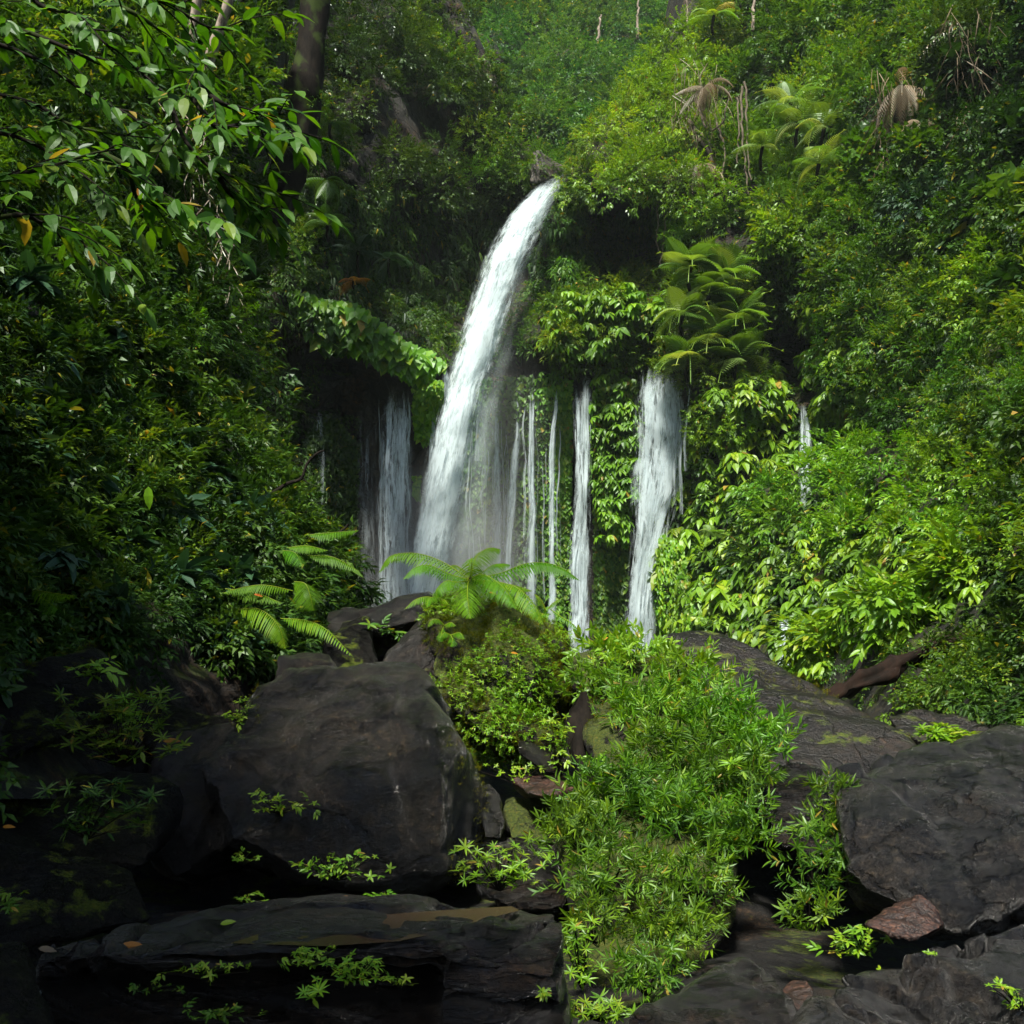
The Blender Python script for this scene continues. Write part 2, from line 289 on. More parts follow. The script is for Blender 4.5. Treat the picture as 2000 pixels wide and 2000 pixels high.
# ------------------------------------------------------------------ leaf and twig prototypes (unit size, pointing +Y, face up +Z)
class Proto:
    def __init__(s, v, t, li): s.v = np.asarray(v, np.float32); s.t = np.asarray(t, np.int64); s.li = np.asarray(li)
def join(ps):
    v = []; t = []; li = []; n = 0; k = 0
    for p in ps:
        v.append(p.v); t.append(p.t + n); li.append(p.li + k); n += len(p.v); k += int(p.li.max()) + 1
    return Proto(np.vstack(v), np.vstack(t), np.concatenate(li))
def leaf_small(w=0.36, fold=0.12, droop=0.1):
    v = [(0, 0, 0), (-w / 2, .45, fold), (w / 2, .45, fold), (0, 1, -droop)]
    return Proto(v, [(0, 2, 1), (1, 2, 3)], [0] * 4)
def leaf_big(w=0.4, fold=0.06, droop=0.25, cut=0.5):
    ys = [0, .16, .42, .72, 1.0]; ws = [0, .36, .5, .36, 0]
    v = [(0, 0, 0)]; t = []
    for y, x in zip(ys[1:-1], ws[1:-1]):
        z = -droop * y * y; v += [(-w * x, y, z + fold * x), (0, y, z - fold * .3), (w * x, y, z + fold * x)]
    v.append((0, 1, -droop)); e = len(v) - 1
    t += [(0, 2, 1), (0, 3, 2)]
    for k in (0, 1):
        a = 1 + 3 * k; t += [(a, a + 1, a + 4), (a, a + 4, a + 3), (a + 1, a + 2, a + 5), (a + 1, a + 5, a + 4)]
    t += [(7, 8, e), (8, 9, e)]
    return Proto(v, t, [0] * len(v))
def rotm(ax, a):
    c, s = math.cos(a), math.sin(a)
    return np.array({'x': [[1, 0, 0], [0, c, -s], [0, s, c]], 'y': [[c, 0, s], [0, 1, 0], [-s, 0, c]], 'z': [[c, -s, 0], [s, c, 0], [0, 0, 1]]}[ax])
def moved(p, M, o=(0, 0, 0), s=1.0): return Proto(p.v @ M.T * s + np.array(o), p.t, p.li)
def sprig(n, seed, leaf, L=1.0, ls=0.42, spread=1.0):
    """a twig with alternating leaves spreading in a flattened fan"""
    g = random.Random(seed); out = []
    for k in range(n):
        f = (k + 0.5) / n; side = 1 if k % 2 else -1
        M = rotm('z', -side * g.uniform(.5, 1.1) * spread * (1 - f * .6)) @ rotm('x', g.uniform(-.5, .35)) @ rotm('y', g.uniform(-.5, .5))
        out.append(moved(leaf, M, (g.uniform(-.05, .05), f * L * .75, g.uniform(-.07, .07)), ls * g.uniform(.75, 1.15)))
    return join(out)
def whorl(n, seed, leaf, el=0.0, jit=0.25, ls=1.0):
    """leaves round a point, axis +Z, each leaving at elevation el"""
    g = random.Random(seed); out = []
    for k in range(n):
        M = rotm('z', 2 * math.pi * (k + g.uniform(-jit, jit)) / n) @ rotm('x', el + g.uniform(-.2, .2)) @ rotm('y', g.uniform(-.25, .25))
        out.append(moved(leaf, M, (0, 0, 0), ls * g.uniform(.75, 1.1)))
    return join(out)
def frond_proto(n=12, arch=0.5, plen=0.16, w=0.035, droop=0.5, taper=1.0):
    """pinnate frond: rachis along +Y arching over, leaflets in pairs"""
    v = []; t = []; k = 0
    ys = np.linspace(0.08, 0.98, n)
    def c(y): return np.array([0, y * (1 - .12 * arch * y), arch * (y * .55 - y * y)])
    for y in ys:
        f = math.sin(min(1, (y * 1.06 + .12)) ** taper * math.pi) ** .6 * plen if y < .95 else plen * .25
        b = c(y)
        for sd in (-1, 1):
            tip = b + np.array([sd * f * math.cos(droop), f * .35, -f * math.sin(droop)])
            a0 = b + np.array([0, -w / 2, 0]); a1 = b + np.array([0, w / 2, 0]); mid = (b + tip) / 2 + np.array([0, 0, f * .12])
            v += [a0, a1, mid + np.array([0, -w * .5, 0]), mid + np.array([0, w * .5, 0]), tip]
            t += [(k, k + 2, k + 1), (k + 1, k + 2, k + 3), (k + 2, k + 4, k + 3)]; k += 5
    # rachis strip
    rr = [c(y) for y in np.linspace(0, 1, 7)]
    for q in rr: v += [q + np.array([-.008, 0, 0]), q + np.array([.008, 0, 0])]
    for q in range(6): a = k + 2 * q; t += [(a, a + 1, a + 2), (a + 1, a + 3, a + 2)]
    return Proto(v, t, [0] * len(v))
LS = leaf_small(); LB = leaf_big(); LN = leaf_big(w=0.2, fold=0.05, droop=0.22); LNS = leaf_small(w=.2)
HEART = Proto([(0, 0, 0), (-.3, -.08, .02), (-.42, .2, -.02), (-.26, .6, 0), (0, 1, -.12), (.26, .6, 0), (.42, .2, -.02), (.3, -.08, .02), (0, .4, -.07)],
              [(0, 8, 1), (1, 8, 2), (2, 8, 3), (3, 8, 4), (4, 8, 5), (5, 8, 6), (6, 8, 7), (7, 8, 0)], [0] * 9)
SPRIG = [sprig(7, s, LS, ls=.45) for s in range(6)]
SPRIGN = [sprig(9, 20 + s, LNS, ls=.5) for s in range(4)]
SPRIGF = [sprig(13, 40 + s, LS, ls=.27, spread=1.2) for s in range(4)]
SPRIGB = [sprig(6, 60 + s, LB, ls=.5) for s in range(4)]
UMB = [whorl(8, 80 + s, leaf_big(w=.48, fold=.08, droop=.6), el=-.25, ls=.62) for s in range(5)]
LANCE = [whorl(8, 100 + s, leaf_big(w=.20, fold=.05, droop=.22), el=.38, ls=.62) for s in range(6)]
LSHOOT = [sprig(9, 200 + s, leaf_big(w=.19, fold=.05, droop=.3), L=.9, ls=.46, spread=1.5) for s in range(6)]
RAGGED = [whorl(5, 120 + s, leaf_big(w=.36, fold=.05, droop=.2), el=.2, ls=.55) for s in range(4)]
FERNH = [frond_proto(13, a, .15, .05, .5) for a in (.3, .7, 1.0)]
PALMF = [frond_proto(22, a, .34, .022, .55, .9) for a in (.5, .9, 1.2)]
PALMW = [frond_proto(20, a, .38, .036, .35, .75) for a in (.4, .8, 1.1)]
GRASS = [join([moved(leaf_small(w=.07, fold=.01, droop=.5), rotm('z', a) @ rotm('x', e), s=l) for a, e, l in zip(np.arange(9) * 2.4 + s, (1.2, .9, .7, 1.1, .5, .8, 1.0, .6, 1.3), (1, .9, .7, .8, .95, .85, .75, .6, .9))]) for s in range(3)]

class Cloud(Buf):
    def put(s, protos, pos, X, Y, Z, sc, rnd=None, jit=0.18):
        """scatter prototypes: pos (N,3), frame columns X,Y,Z, scale (N,)"""
        N = len(pos)
        if not N: return s
        if rnd is None: rnd = rng.random(N)
        sc = np.broadcast_to(np.asarray(sc, float), (N,))
        pick = rng.integers(0, len(protos), N)
        for k, p in enumerate(protos):
            m = pick == k; n = int(m.sum())
            if not n: continue
            M = np.stack([X[m], Y[m], Z[m]], -1)                                     # N,3,3 columns
            v = np.einsum('nij,vj->nvi', M, p.v) * sc[m][:, None, None] + pos[m][:, None]
            nl = int(p.li.max()) + 1
            r = np.clip(rnd[m][:, None] + rng.normal(0, jit, (n, nl)), 0, 0.94)
            rare = rng.random((n, nl)) < 0.012; r[rare] = 0.99
            r = r[:, p.li]
            t = p.t[None] + (np.arange(n) * len(p.v))[:, None, None]
            s.add(v.reshape(-1, 3), t.reshape(-1, 3), None, r.ravel())
        return s
def frames(nrm, tip):
    """Z near nrm, Y near tip"""
    Y = unit(tip); Z = unit(nrm - (nrm * Y).sum(-1, keepdims=True) * Y); X = np.cross(Y, Z); return X, Y, Z
UP = np.array([0, 0, 1.0])
def clump(c, cen, rad, n, protos, size, up=0.5, droop=0.35, seed=0, back=0.25, rough=0.35, view=(0, -1, 0), rbase=None, upright=False):
    """foliage on a lumpy ellipsoid shell: cen (3,), rad (3,)"""
    cen = np.asarray(cen, float); rad = np.broadcast_to(np.asarray(rad, float), (3,))
    d = unit(rng.normal(size=(int(n * 2.2), 3))); vw = np.asarray(view, float)
    ok = (d @ vw > -back) & (d[:, 2] > -0.75); d = d[ok][:n]
    k = 1 + rough * fbm(d * 1.9 + seed * 3.1, seed, 3)
    dep = 1 - 0.45 * rng.random(len(d)) ** 1.6
    pos = cen + d * rad * (k * dep)[:, None]
    rn = rng.normal(0, .35, d.shape)
    if upright: Z = unit(d * .35 + UP + rn * .6); tip = unit(np.cross(Z, rng.normal(size=d.shape)))
    else:
        Z = unit(d * (1 - up) + UP * up + rn); tip = unit(d * 1.0 - UP * droop + rn)
    X, Y, Z = frames(Z, tip)
    rb = 0.5 + 0.25 * fbm(pos * 1.1, seed + 5, 2) if rbase is None else rbase + 0 * pos[:, 0]
    c.put(protos, pos, X, Y, Z, size * rng.uniform(.7, 1.2, len(pos)), rb)
def scatter_px(poly, step, jitter=0.5, seed=1):
    """jittered grid of photo pixels inside a polygon"""
    g = np.random.default_rng(seed); poly = np.asarray(poly, float)
    x0, y0 = poly.min(0); x1, y1 = poly.max(0)
    xs, ys = np.meshgrid(np.arange(x0, x1, step), np.arange(y0, y1, step))
    xs = xs.ravel() + g.uniform(-jitter, jitter, xs.size) * step; ys = ys.ravel() + g.uniform(-jitter, jitter, ys.size) * step
    m = inpoly(xs, ys, poly); return xs[m], ys[m]
def mesh_samples(me, n, seed=0):
    """area weighted random points and normals on a triangulated mesh"""
    g = np.random.default_rng(seed); me.calc_loop_triangles(); k = len(me.loop_triangles)
    t = np.empty(k * 3, np.int32); me.loop_triangles.foreach_get('vertices', t); t = t.reshape(-1, 3)
    v = np.empty(len(me.vertices) * 3, np.float32); me.vertices.foreach_get('co', v); v = v.reshape(-1, 3).astype(float)
    a, b, c = v[t[:, 0]], v[t[:, 1]], v[t[:, 2]]; cr = np.cross(b - a, c - a); ar = np.linalg.norm(cr, axis=1)
    i = g.choice(k, n, p=ar / ar.sum()); r1, r2 = g.random(n), g.random(n); m = r1 + r2 > 1; r1[m] = 1 - r1[m]; r2[m] = 1 - r2[m]
    p = a[i] + (b[i] - a[i]) * r1[:, None] + (c[i] - a[i]) * r2[:, None]
    return p, unit(cr)[i]
def to_px(p):
    return 1000 + F * p[:, 0] / p[:, 1], HZ - F * (p[:, 2] - EYE) / p[:, 1]

# ------------------------------------------------------------------ the gorge: ground, cliff bowl, far hillside, near left slope
def grid_obj(name, pos, mat, label, smooth=True, cat='hillside'):
    n, m = pos.shape[:2]; b = Buf()
    i = np.arange(n - 1)[:, None] * m; j = np.arange(m - 1)[None]
    q = np.stack([i + j, i + j + 1, i + m + j + 1, i + m + j], -1).reshape(-1, 4)
    b.add(pos.reshape(-1, 3), None, q)
    o = b.build(name, mat, smooth=smooth); return tag(o, label, cat, kind='structure')

BOWL = RBF([  # photo x, photo y, distance
    (300, -900, 62), (300, -300, 48), (300, 300, 42), (300, 900, 42), (300, 1500, 42),
    (560, -300, 50), (560, 0, 44), (600, 300, 42), (600, 600, 41), (560, 900, 43), (560, 1300, 43),
    (760, -150, 56), (760, 100, 51), (800, 350, 50), (760, 560, 49), (650, 590, 43), (760, 690, 44), (840, 720, 45), (640, 720, 46),
    (900, -50, 64), (930, 120, 58), (960, 300, 57), (960, 450, 57), (940, 620, 54),
    (720, 760, 46.6), (720, 1000, 46.4), (720, 1300, 46), (860, 800, 48.5), (900, 730, 48.5), (900, 1300, 49), (1020, 900, 50), (1020, 720, 49),
    (1040, 640, 47.5), (1060, 335, 54), (1110, 345, 52), (1102, 440, 50.8), (1104, 520, 50.5), (1145, 470, 56), (1150, 545, 56.5), (1040, 480, 56), (1050, 570, 55),
    (1180, 220, 56), (1180, 300, 49), (1200, 385, 47.5), (1300, 390, 47.5), (1200, 450, 57), (1290, 450, 56), (1200, 545, 57), (1310, 530, 54),
    (1100, 600, 46.5), (1200, 590, 45.5), (1280, 640, 45), (1180, 700, 45), (1080, 700, 46.5),
    (1190, 900, 46.5), (1200, 1060, 48), (1140, 1000, 49), (1290, 800, 47.5), (1290, 1000, 47), (1290, 1250, 46), (1150, 1300, 49),
    (1300, 100, 62), (1310, 250, 52), (1370, 300, 50), (1380, 520, 44), (1380, 680, 42), (1360, 760, 41), (1430, 660, 42),
    (1360, 900, 41), (1340, 1050, 40), (1340, 1240, 38), (1400, 1300, 33),
    (1350, -300, 78), (1400, 0, 60), (1480, 250, 52), (1480, 440, 46), (1520, 560, 43), (1530, 680, 52), (1500, 760, 41),
    (1570, 860, 41), (1520, 1010, 35), (1570, 1100, 31), (1530, 1250, 28), (1500, 1400, 24),
    (1650, 0, 50), (1650, 300, 43), (1650, 560, 38), (1650, 700, 36), (1700, 800, 38), (1700, 950, 29), (1700, 1100, 23), (1680, 1250, 17.5), (1700, 1420, 14),
    (1850, 0, 42), (1850, 300, 36), (1850, 600, 30), (1850, 800, 26), (1850, 1000, 20), (1850, 1150, 16), (1850, 1300, 12.5), (1850, 1450, 10.5),
    (2050, 0, 34), (2050, 400, 26), (2050, 800, 16), (2050, 1100, 11), (2050, 1350, 9.0), (2050, 1500, 8),
    (2500, 0, 24), (2500, 600, 16), (2500, 1100, 9), (2500, 1500, 7), (2000, -700, 48), (1600, -700, 66), (2600, -700, 34)])
def bowl_d(px, py):
    px = np.asarray(px, float); py = np.asarray(py, float)
    d = BOWL(px, py); p = np.stack(np.broadcast_arrays(px / 90, py / 110, 0 * px), -1)
    a = np.clip(d / 45, .25, 1) * (1 - .85 * np.clip((px - 660) / 40, 0, 1) * np.clip((1330 - px) / 40, 0, 1) * np.clip((py - 700) / 50, 0, 1))
    return d + a * (1.6 * fbm(p, 3, 3) + 0.5 * fbm(p * 4, 9, 2))
def bowl_top(px):
    return np.interp(px, [200, 560, 760, 860, 930, 990, 1040, 1065, 1085, 1110, 1135, 1190, 1290, 1335, 1370, 1450, 1700, 2600],
                     [-700, -400, -260, -80, 60, 200, 290, 336, 340, 337, 285, 215, 120, 10, -200, -300, -400, -500])
xs = np.concatenate([np.arange(300, 1500, 6), np.arange(1500, 2620, 12)])
vv = np.linspace(0, 1, 280) ** 0.9
tp = bowl_top(xs)
PX = np.broadcast_to(xs, (280, len(xs))); PY = tp[None] + (1560 - tp[None]) * vv[:, None]
bowl_pos = P(PX, PY, bowl_d(PX, PY))
# the cliff top rolls back away from the camera
roll = []
for k, (dy, dz) in enumerate([(14, 3.0), (6, 1.6), (2, .5)]):
    e = bowl_pos[0].copy(); e[:, 1] += dy; e[:, 2] += dz; roll.append(e)
bowl_pos = np.concatenate([np.stack(roll), bowl_pos])
grid_obj('cliff_hillside', bowl_pos, G['soil'], 'dark mossy cliff and hillside curving round behind the waterfalls', cat='cliff')

FARH = RBF([(300, -900, 150), (300, 400, 80), (800, 400, 78), (800, 0, 90), (800, -300, 110), (1100, 330, 72), (1100, 200, 84), (1100, 0, 102), (1100, -300, 130),
            (1300, 200, 80), (1250, 60, 118), (1300, 0, 130), (1300, -300, 160), (1700, 300, 90), (1700, -300, 130), (1000, -900, 190), (1900, -900, 190)])
def far_d(px, py):
    px = np.asarray(px, float); py = np.asarray(py, float)
    p = np.stack(np.broadcast_arrays(px / 70, py / 60, 0 * px), -1)
    return FARH(px, py) + 6 * fbm(p, 21, 3)
PX, PY = np.meshgrid(np.linspace(300, 1800, 150), np.linspace(-800, 520, 130))
grid_obj('far_hillside', P(PX, PY, far_d(PX, PY)), G['soil'], 'steep forest hillside far behind the top of the main waterfall')

def left_edge(py):
    return np.interp(py, [-900, -300, 0, 250, 400, 650, 850, 1000, 1080, 1200, 1300, 1500], [650, 590, 550, 520, 485, 495, 525, 590, 665, 700, 720, 760])
LEFT = RBF([(-500, 1560, 3.8), (-500, 1000, 5), (-500, 300, 9), (-500, -900, 22), (0, 1560, 5.5), (0, 1350, 6.6), (0, 1000, 8), (0, 600, 10), (0, 200, 13), (0, -300, 18), (0, -900, 26),
            (250, 1560, 7.6), (250, 1350, 8.4), (250, 1150, 9.4), (250, 900, 11.5), (250, 600, 14), (250, 200, 17), (250, -300, 22), (250, -900, 30),
            (420, 1400, 9.5), (420, 1200, 11), (420, 900, 14), (420, 600, 17.5), (420, 300, 20), (420, 0, 23), (480, -400, 28), (550, -900, 34),
            (480, 750, 18), (480, 500, 20.5), (600, 1150, 13.5), (620, 1300, 12), (690, 1250, 14), (740, 1500, 13)])
def left_d(px, py):
    px = np.asarray(px, float); py = np.asarray(py, float); d = LEFT(px, py)
    u = np.clip((left_edge(py) - px) / 90, 0, 1); d = d + (1 - np.sqrt(1 - (1 - u) ** 2 + 1e-6)) * 5
    p = np.stack(np.broadcast_arrays(px / 80, py / 80, 0 * px), -1)
    return d * (1 + 0.035 * fbm(p, 31, 4))
vs = np.linspace(-330, 1560, 190); us = np.linspace(0, 1, 130)
PY = np.broadcast_to(vs[:, None], (190, 130)); E = left_edge(vs)[:, None]; PX = -500 + (E + 500) * us[None]
lp = P(PX, PY, left_d(PX, PY)); back = []
for dx, dy in ((-4, 1), (-15, 3), (-40, 6)):
    q = P(E[:, 0], vs, left_d(E[:, 0], vs)); back.append(q + np.array([dx * .02 - .1 * dy, dy, 0]))
lp = np.concatenate([(lp[:, :1] + np.array([-9., -9., 0])), (lp[:, :1] + np.array([-3., -3., 0])), lp, np.stack(back, 1)], 1)
grid_obj('left_hillside', lp, G['soil'], 'steep near hillside rising on the left, dark soil under dense undergrowth')

# stream bed, one sheet to the horizon
gx = np.concatenate([-np.geomspace(400, 8, 14), np.linspace(-7.5, 7.5, 60), np.geomspace(8, 400, 14)])
gy = np.concatenate([[-400, -150, -60, -20, -8], np.linspace(-4, 16, 90), np.linspace(16.5, 52, 60), np.geomspace(54, 500, 12)])
GX, GY = np.meshgrid(gx, gy)
gz = EYE + np.interp(GY, [-8, 3, 8, 12, 20, 46, 60], [-1.9, -1.75, -1.75, -1.2, -0.6, 0.1, 0.6]) + 0.16 * fbm(np.stack([GX * .8, GY * .8, 0 * GX], -1), 41, 3)
G['bed'] = rock_mat('stream_bed_stones', (0.004, 0.004, 0.0035), (0.010, 0.009, 0.007), moss=0.1, rough=(0.6, 0.9), scale=1.2, bump=1.0)
o = grid_obj('ground', np.stack([GX, GY, gz], -1), G['bed'], 'dark wet stream bed under the boulders', cat='ground')

# ------------------------------------------------------------------ falling water
def strip(b, L, Rr, py, depth, alpha, bulge=0.4, nx=9, seed=0, v0=0.0, ragged=.12):
    """ribbon between left and right edge lines (photo x) at rows py; UV.y in metres"""
    n = len(py); u = np.linspace(0, 1, nx)
    px = L[:, None] + (Rr - L)[:, None] * u[None]
    D = depth[:, None] - bulge * (1 - (2 * u[None] - 1) ** 2)
    D = D + 0.25 * fbm(np.stack([u[None] * 3 + 0 * D, py[:, None] / 60 + 0 * D, 0 * D + seed], -1), seed, 2)
    v = P(px, np.broadcast_to(py[:, None], px.shape), D)
    c = v[:, nx // 2]; Ls = np.concatenate([[0], np.cumsum(np.linalg.norm(np.diff(c, axis=0), axis=1))]) + v0
    i = np.arange(n - 1)[:, None] * nx; j = np.arange(nx - 1)[None]
    q = np.stack([i + j, i + j + 1, i + nx + j + 1, i + nx + j], -1).reshape(-1, 4)
    wid = np.maximum(np.abs(v[:, -1, 0] - v[:, 0, 0]), .05)
    tf = np.linspace(0, 1, n)[:, None]; fade = np.clip((tf - ragged * (.5 + .5 * vnoise(np.stack([u * 5, 0 * u + seed, 0 * u], -1), seed))[None]) / .07, 0, 1)
    al = np.clip(alpha[:, None] * fade * (1 + .5 * fbm(np.stack([u[None] * 4 + 0 * D, py[:, None] / 90 + 0 * D, 0 * D + seed * 1.7], -1), seed + 3, 3)), 0, 1)
    b.add(v.reshape(-1, 3), None, q, al.ravel(), np.stack([np.tile(u, n) + 0 * np.repeat(wid, nx), np.repeat(Ls, nx)], -1))
G['jet'] = water_mat('white_jet_water', sx=5, sy=0.42, lo=0.28, hi=0.66, edge=0.22, top=.92, tint=(0.62, 0.72, 0.74))
G['jetv'] = water_mat('spray_veil', sx=2.2, sy=0.09, lo=0.30, hi=0.75, top=0.5, edge=0.5, tint=(0.66, 0.78, 0.78), fine=.6)
G['curtain'] = water_mat('curtain_water', sx=7, sy=0.42, lo=0.40, hi=0.66, edge=0.25, top=.95, tint=(0.60, 0.70, 0.73))
G['thin'] = water_mat('thin_strand_water', sx=3.0, sy=0.6, lo=0.36, hi=0.60, edge=0.5, tint=(0.60, 0.70, 0.73))
def lab_w(o, label): return tag(o, label, 'waterfall', kind='structure')
# main jet: leaps from the lip and falls towards the left, in front of the curtain wall
py = np.linspace(336, 1330, 80)
jl = np.interp(py, [336, 355, 385, 430, 500, 560, 640, 740, 850, 960, 1050, 1160, 1330], [1080, 1050, 1024, 986, 949, 927, 900, 872, 842, 820, 802, 784, 760])
jr = np.interp(py, [336, 355, 400, 450, 520, 600, 700, 760, 850, 950, 1050, 1160, 1330], [1114, 1108, 1082, 1058, 1028, 1003, 973, 952, 936, 918, 898, 876, 855])
jd = np.interp(py, [336, 380, 500, 800, 1330], [54.2, 51.2, 47.6, 43.6, 42.5])
root = empty('waterfall', P(1104, 336, 54))
lab_w(root, 'tall white main waterfall leaping from the cliff lip and slanting down to the left')
b = Buf()
for k in range(4):
    sh = (k - 1.5) * 4; w = np.interp(py, [336, 420, 1330], [0, 1, 1])
    strip(b, jl + sh * w, jr + sh * w - 6 * w * (k % 2), py, jd + .35 * (k - 1.5) - .3, np.interp(py, [336, 700, 1000, 1330], [.95, .9, .72, .5]), bulge=.7, nx=13, seed=50 + k, v0=k * 37.3, ragged=0)
b.build('water_column', G['jet'], root, smooth=True)
b = Buf()
for k in range(3):
    strip(b, jl - np.interp(py, [336, 500, 1330], [0, 14, 34]) + 6 * k, jr + np.interp(py, [336, 450, 700, 900, 1330], [0, 12, 36, 60, 90]) + 8 * k, py, jd + .6 + .5 * k, np.interp(py, [336, 450, 800, 1330], [0, .4, .5, .45]), bulge=.8, nx=13, seed=60 + k, v0=k * 71.3, ragged=0)
b.build('spray_veil', G['jetv'], root, smooth=True)
def fall(label, pts, mat='thin', layers=2, bulge=.15, dd=-.45, alpha=1.0):
    """pts: rows of (photo y, left x, right x, opacity)"""
    a = np.asarray(pts, float); n = max(14, int((a[-1, 0] - a[0, 0]) / 14)); y = np.linspace(a[0, 0], a[-1, 0], n)
    l = np.interp(y, a[:, 0], a[:, 1]); r = np.interp(y, a[:, 0], a[:, 2]); al = np.interp(y, a[:, 0], a[:, 3]) * alpha
    w = min(5, 60 / (abs(a[-1, 2] - a[-1, 1]) + 5)) * fbm(np.stack([y / 40, 0 * y, 0 * y + a[0, 1]], -1), 5, 2); mid = (l + r) / 2
    D = BOWL(np.full(n, mid.mean()), y); D = np.convolve(np.pad(D, 4, 'edge'), np.ones(9) / 9, 'valid') - .45 + dd
    D = np.minimum.accumulate(D)
    b = Buf()
    for k in range(layers): strip(b, l + w * (.5 + .2 * k), r + w * (.5 + .2 * k), y, D - .18 * k, al, bulge, 13, int(a[0, 1]) + k * 7, k * 31.7)
    return lab_w(b.build('waterfall', G[mat], smooth=True, origin=P(mid[0], y[0], D[0])), label)
def strands(parent, items):
    b = Buf()
    for k, (x0, y0, y1, w, al, dx) in enumerate(items):
        n = max(12, int((y1 - y0) / 14)); y = np.linspace(y0, y1, n); u = (y - y0) / (y1 - y0)
        c = x0 + dx * u + 5 * fbm(np.stack([y / 70, 0 * y + x0, 0 * y], -1), 8, 2); D = np.minimum.accumulate(BOWL(np.full(n, x0), y)) - 1.05 - .1 * (k % 3)
        strip(b, c - w * (.5 + .5 * u), c + w * (.5 + .5 * u), y, D, al * np.interp(u, [0, .1, .7, 1], [.5, 1, .8, .5]), .08, 7, k + 300, k * 17.3)
    o = b.build('strand', G['thin'], parent, smooth=True)
g_ = np.random.default_rng(77)
w0 = fall('broad streaky curtain of water left of the main jet', [(735, 748, 800, .2), (820, 740, 808, .9), (930, 732, 810, 1), (960, 730, 812, 1), (1060, 735, 812, .75), (1300, 738, 818, .45)], 'curtain', 3)
strands(w0, [(g_.uniform(738, 808), g_.uniform(735, 900), g_.uniform(1000, 1300), g_.uniform(2, 7), g_.uniform(.4, 1), g_.uniform(-8, 8)) for k in range(16)])
fall('faint grey veil of water left of the streaky curtain', [(760, 690, 745, .05), (900, 690, 745, .28), (1300, 700, 750, .3)], 'curtain', 1)
fall('thin white strand close against the left side of the main jet', [(715, 862, 880, .9), (760, 862, 884, .9), (860, 866, 884, .7)], 'thin', 3)
fall('thin white strand between creeper column and main jet', [(785, 838, 856, .8), (900, 834, 856, .9), (1000, 826, 842, .6), (1300, 810, 835, .4)], 'thin', 2)
fall('short foaming strand at right edge of the main jet', [(740, 926, 942, .7), (820, 924, 942, .8), (900, 924, 940, .3)], 'thin', 3)
fall('forked slender strand right of the main jet', [(722, 968, 984, .8), (850, 962, 980, .7), (1000, 955, 985, .5), (1300, 950, 1000, .35)], 'thin', 3)
fall('long white strand bending down the middle of the rock wall', [(710, 1005, 1022, .8), (850, 1002, 1022, .9), (960, 988, 1012, .9), (1060, 984, 1004, .7), (1300, 975, 1005, .5)], 'thin', 3)
fall('sparse strand on bare brown rock beside the creeper strip', [(715, 1032, 1046, .6), (900, 1030, 1048, .8), (1050, 1030, 1050, .8), (1300, 1022, 1048, .5)], 'thin', 3)
fall('thin strand between the two narrow creeper strips', [(730, 1086, 1096, .5), (880, 1070, 1086, .9), (1100, 1070, 1086, .7), (1300, 1064, 1090, .6)], 'thin', 3)
fall('bright narrow waterfall left of the large leafy column', [(718, 1112, 1162, .7), (830, 1116, 1160, 1), (960, 1120, 1156, 1), (1080, 1104, 1158, .9), (1180, 1108, 1156, .95), (1320, 1092, 1158, .85)], 'curtain', 3)
w2 = fall('wide white waterfall on the right pouring over a leafy ledge', [(700, 1246, 1338, .9), (745, 1236, 1352, 1), (860, 1226, 1358, 1), (960, 1222, 1346, 1), (1030, 1228, 1318, .9), (1100, 1226, 1298, .9), (1320, 1204, 1278, .95)], 'curtain', 4, dd=-1.1)
strands(w2, [(g_.uniform(1240, 1345), g_.uniform(705, 790), g_.uniform(880, 1050), g_.uniform(3, 7), g_.uniform(.6, 1), g_.uniform(-10, 4)) for k in range(14)])
fall('small trickle falling between bright leafy bushes on the right slope', [(790, 1558, 1580, .8), (880, 1558, 1592, .7), (990, 1556, 1588, .6)], 'curtain', 2, dd=-1.0)
fall('little cascade above the brown dome boulder', [(1205, 1518, 1546, .8), (1240, 1522, 1542, 1), (1300, 1510, 1550, .5)], 'curtain', 3, dd=-1.4)
w1 = fall('faint wide veil wetting the wall behind the main jet', [(735, 905, 1060, .2), (900, 900, 1060, .28), (1300, 880, 1060, .4)], 'curtain', 1, dd=-.2)
strands(w1, [(g_.uniform(905, 1100), g_.uniform(725, 960), g_.uniform(960, 1300), g_.uniform(2, 6), g_.uniform(.4, 1), g_.uniform(-12, 8)) for k in range(32)])
fall('very faint trickle down the shaded left wall', [(780, 612, 630, .5), (900, 614, 640, .28), (1150, 610, 640, .2)], 'curtain', 2)

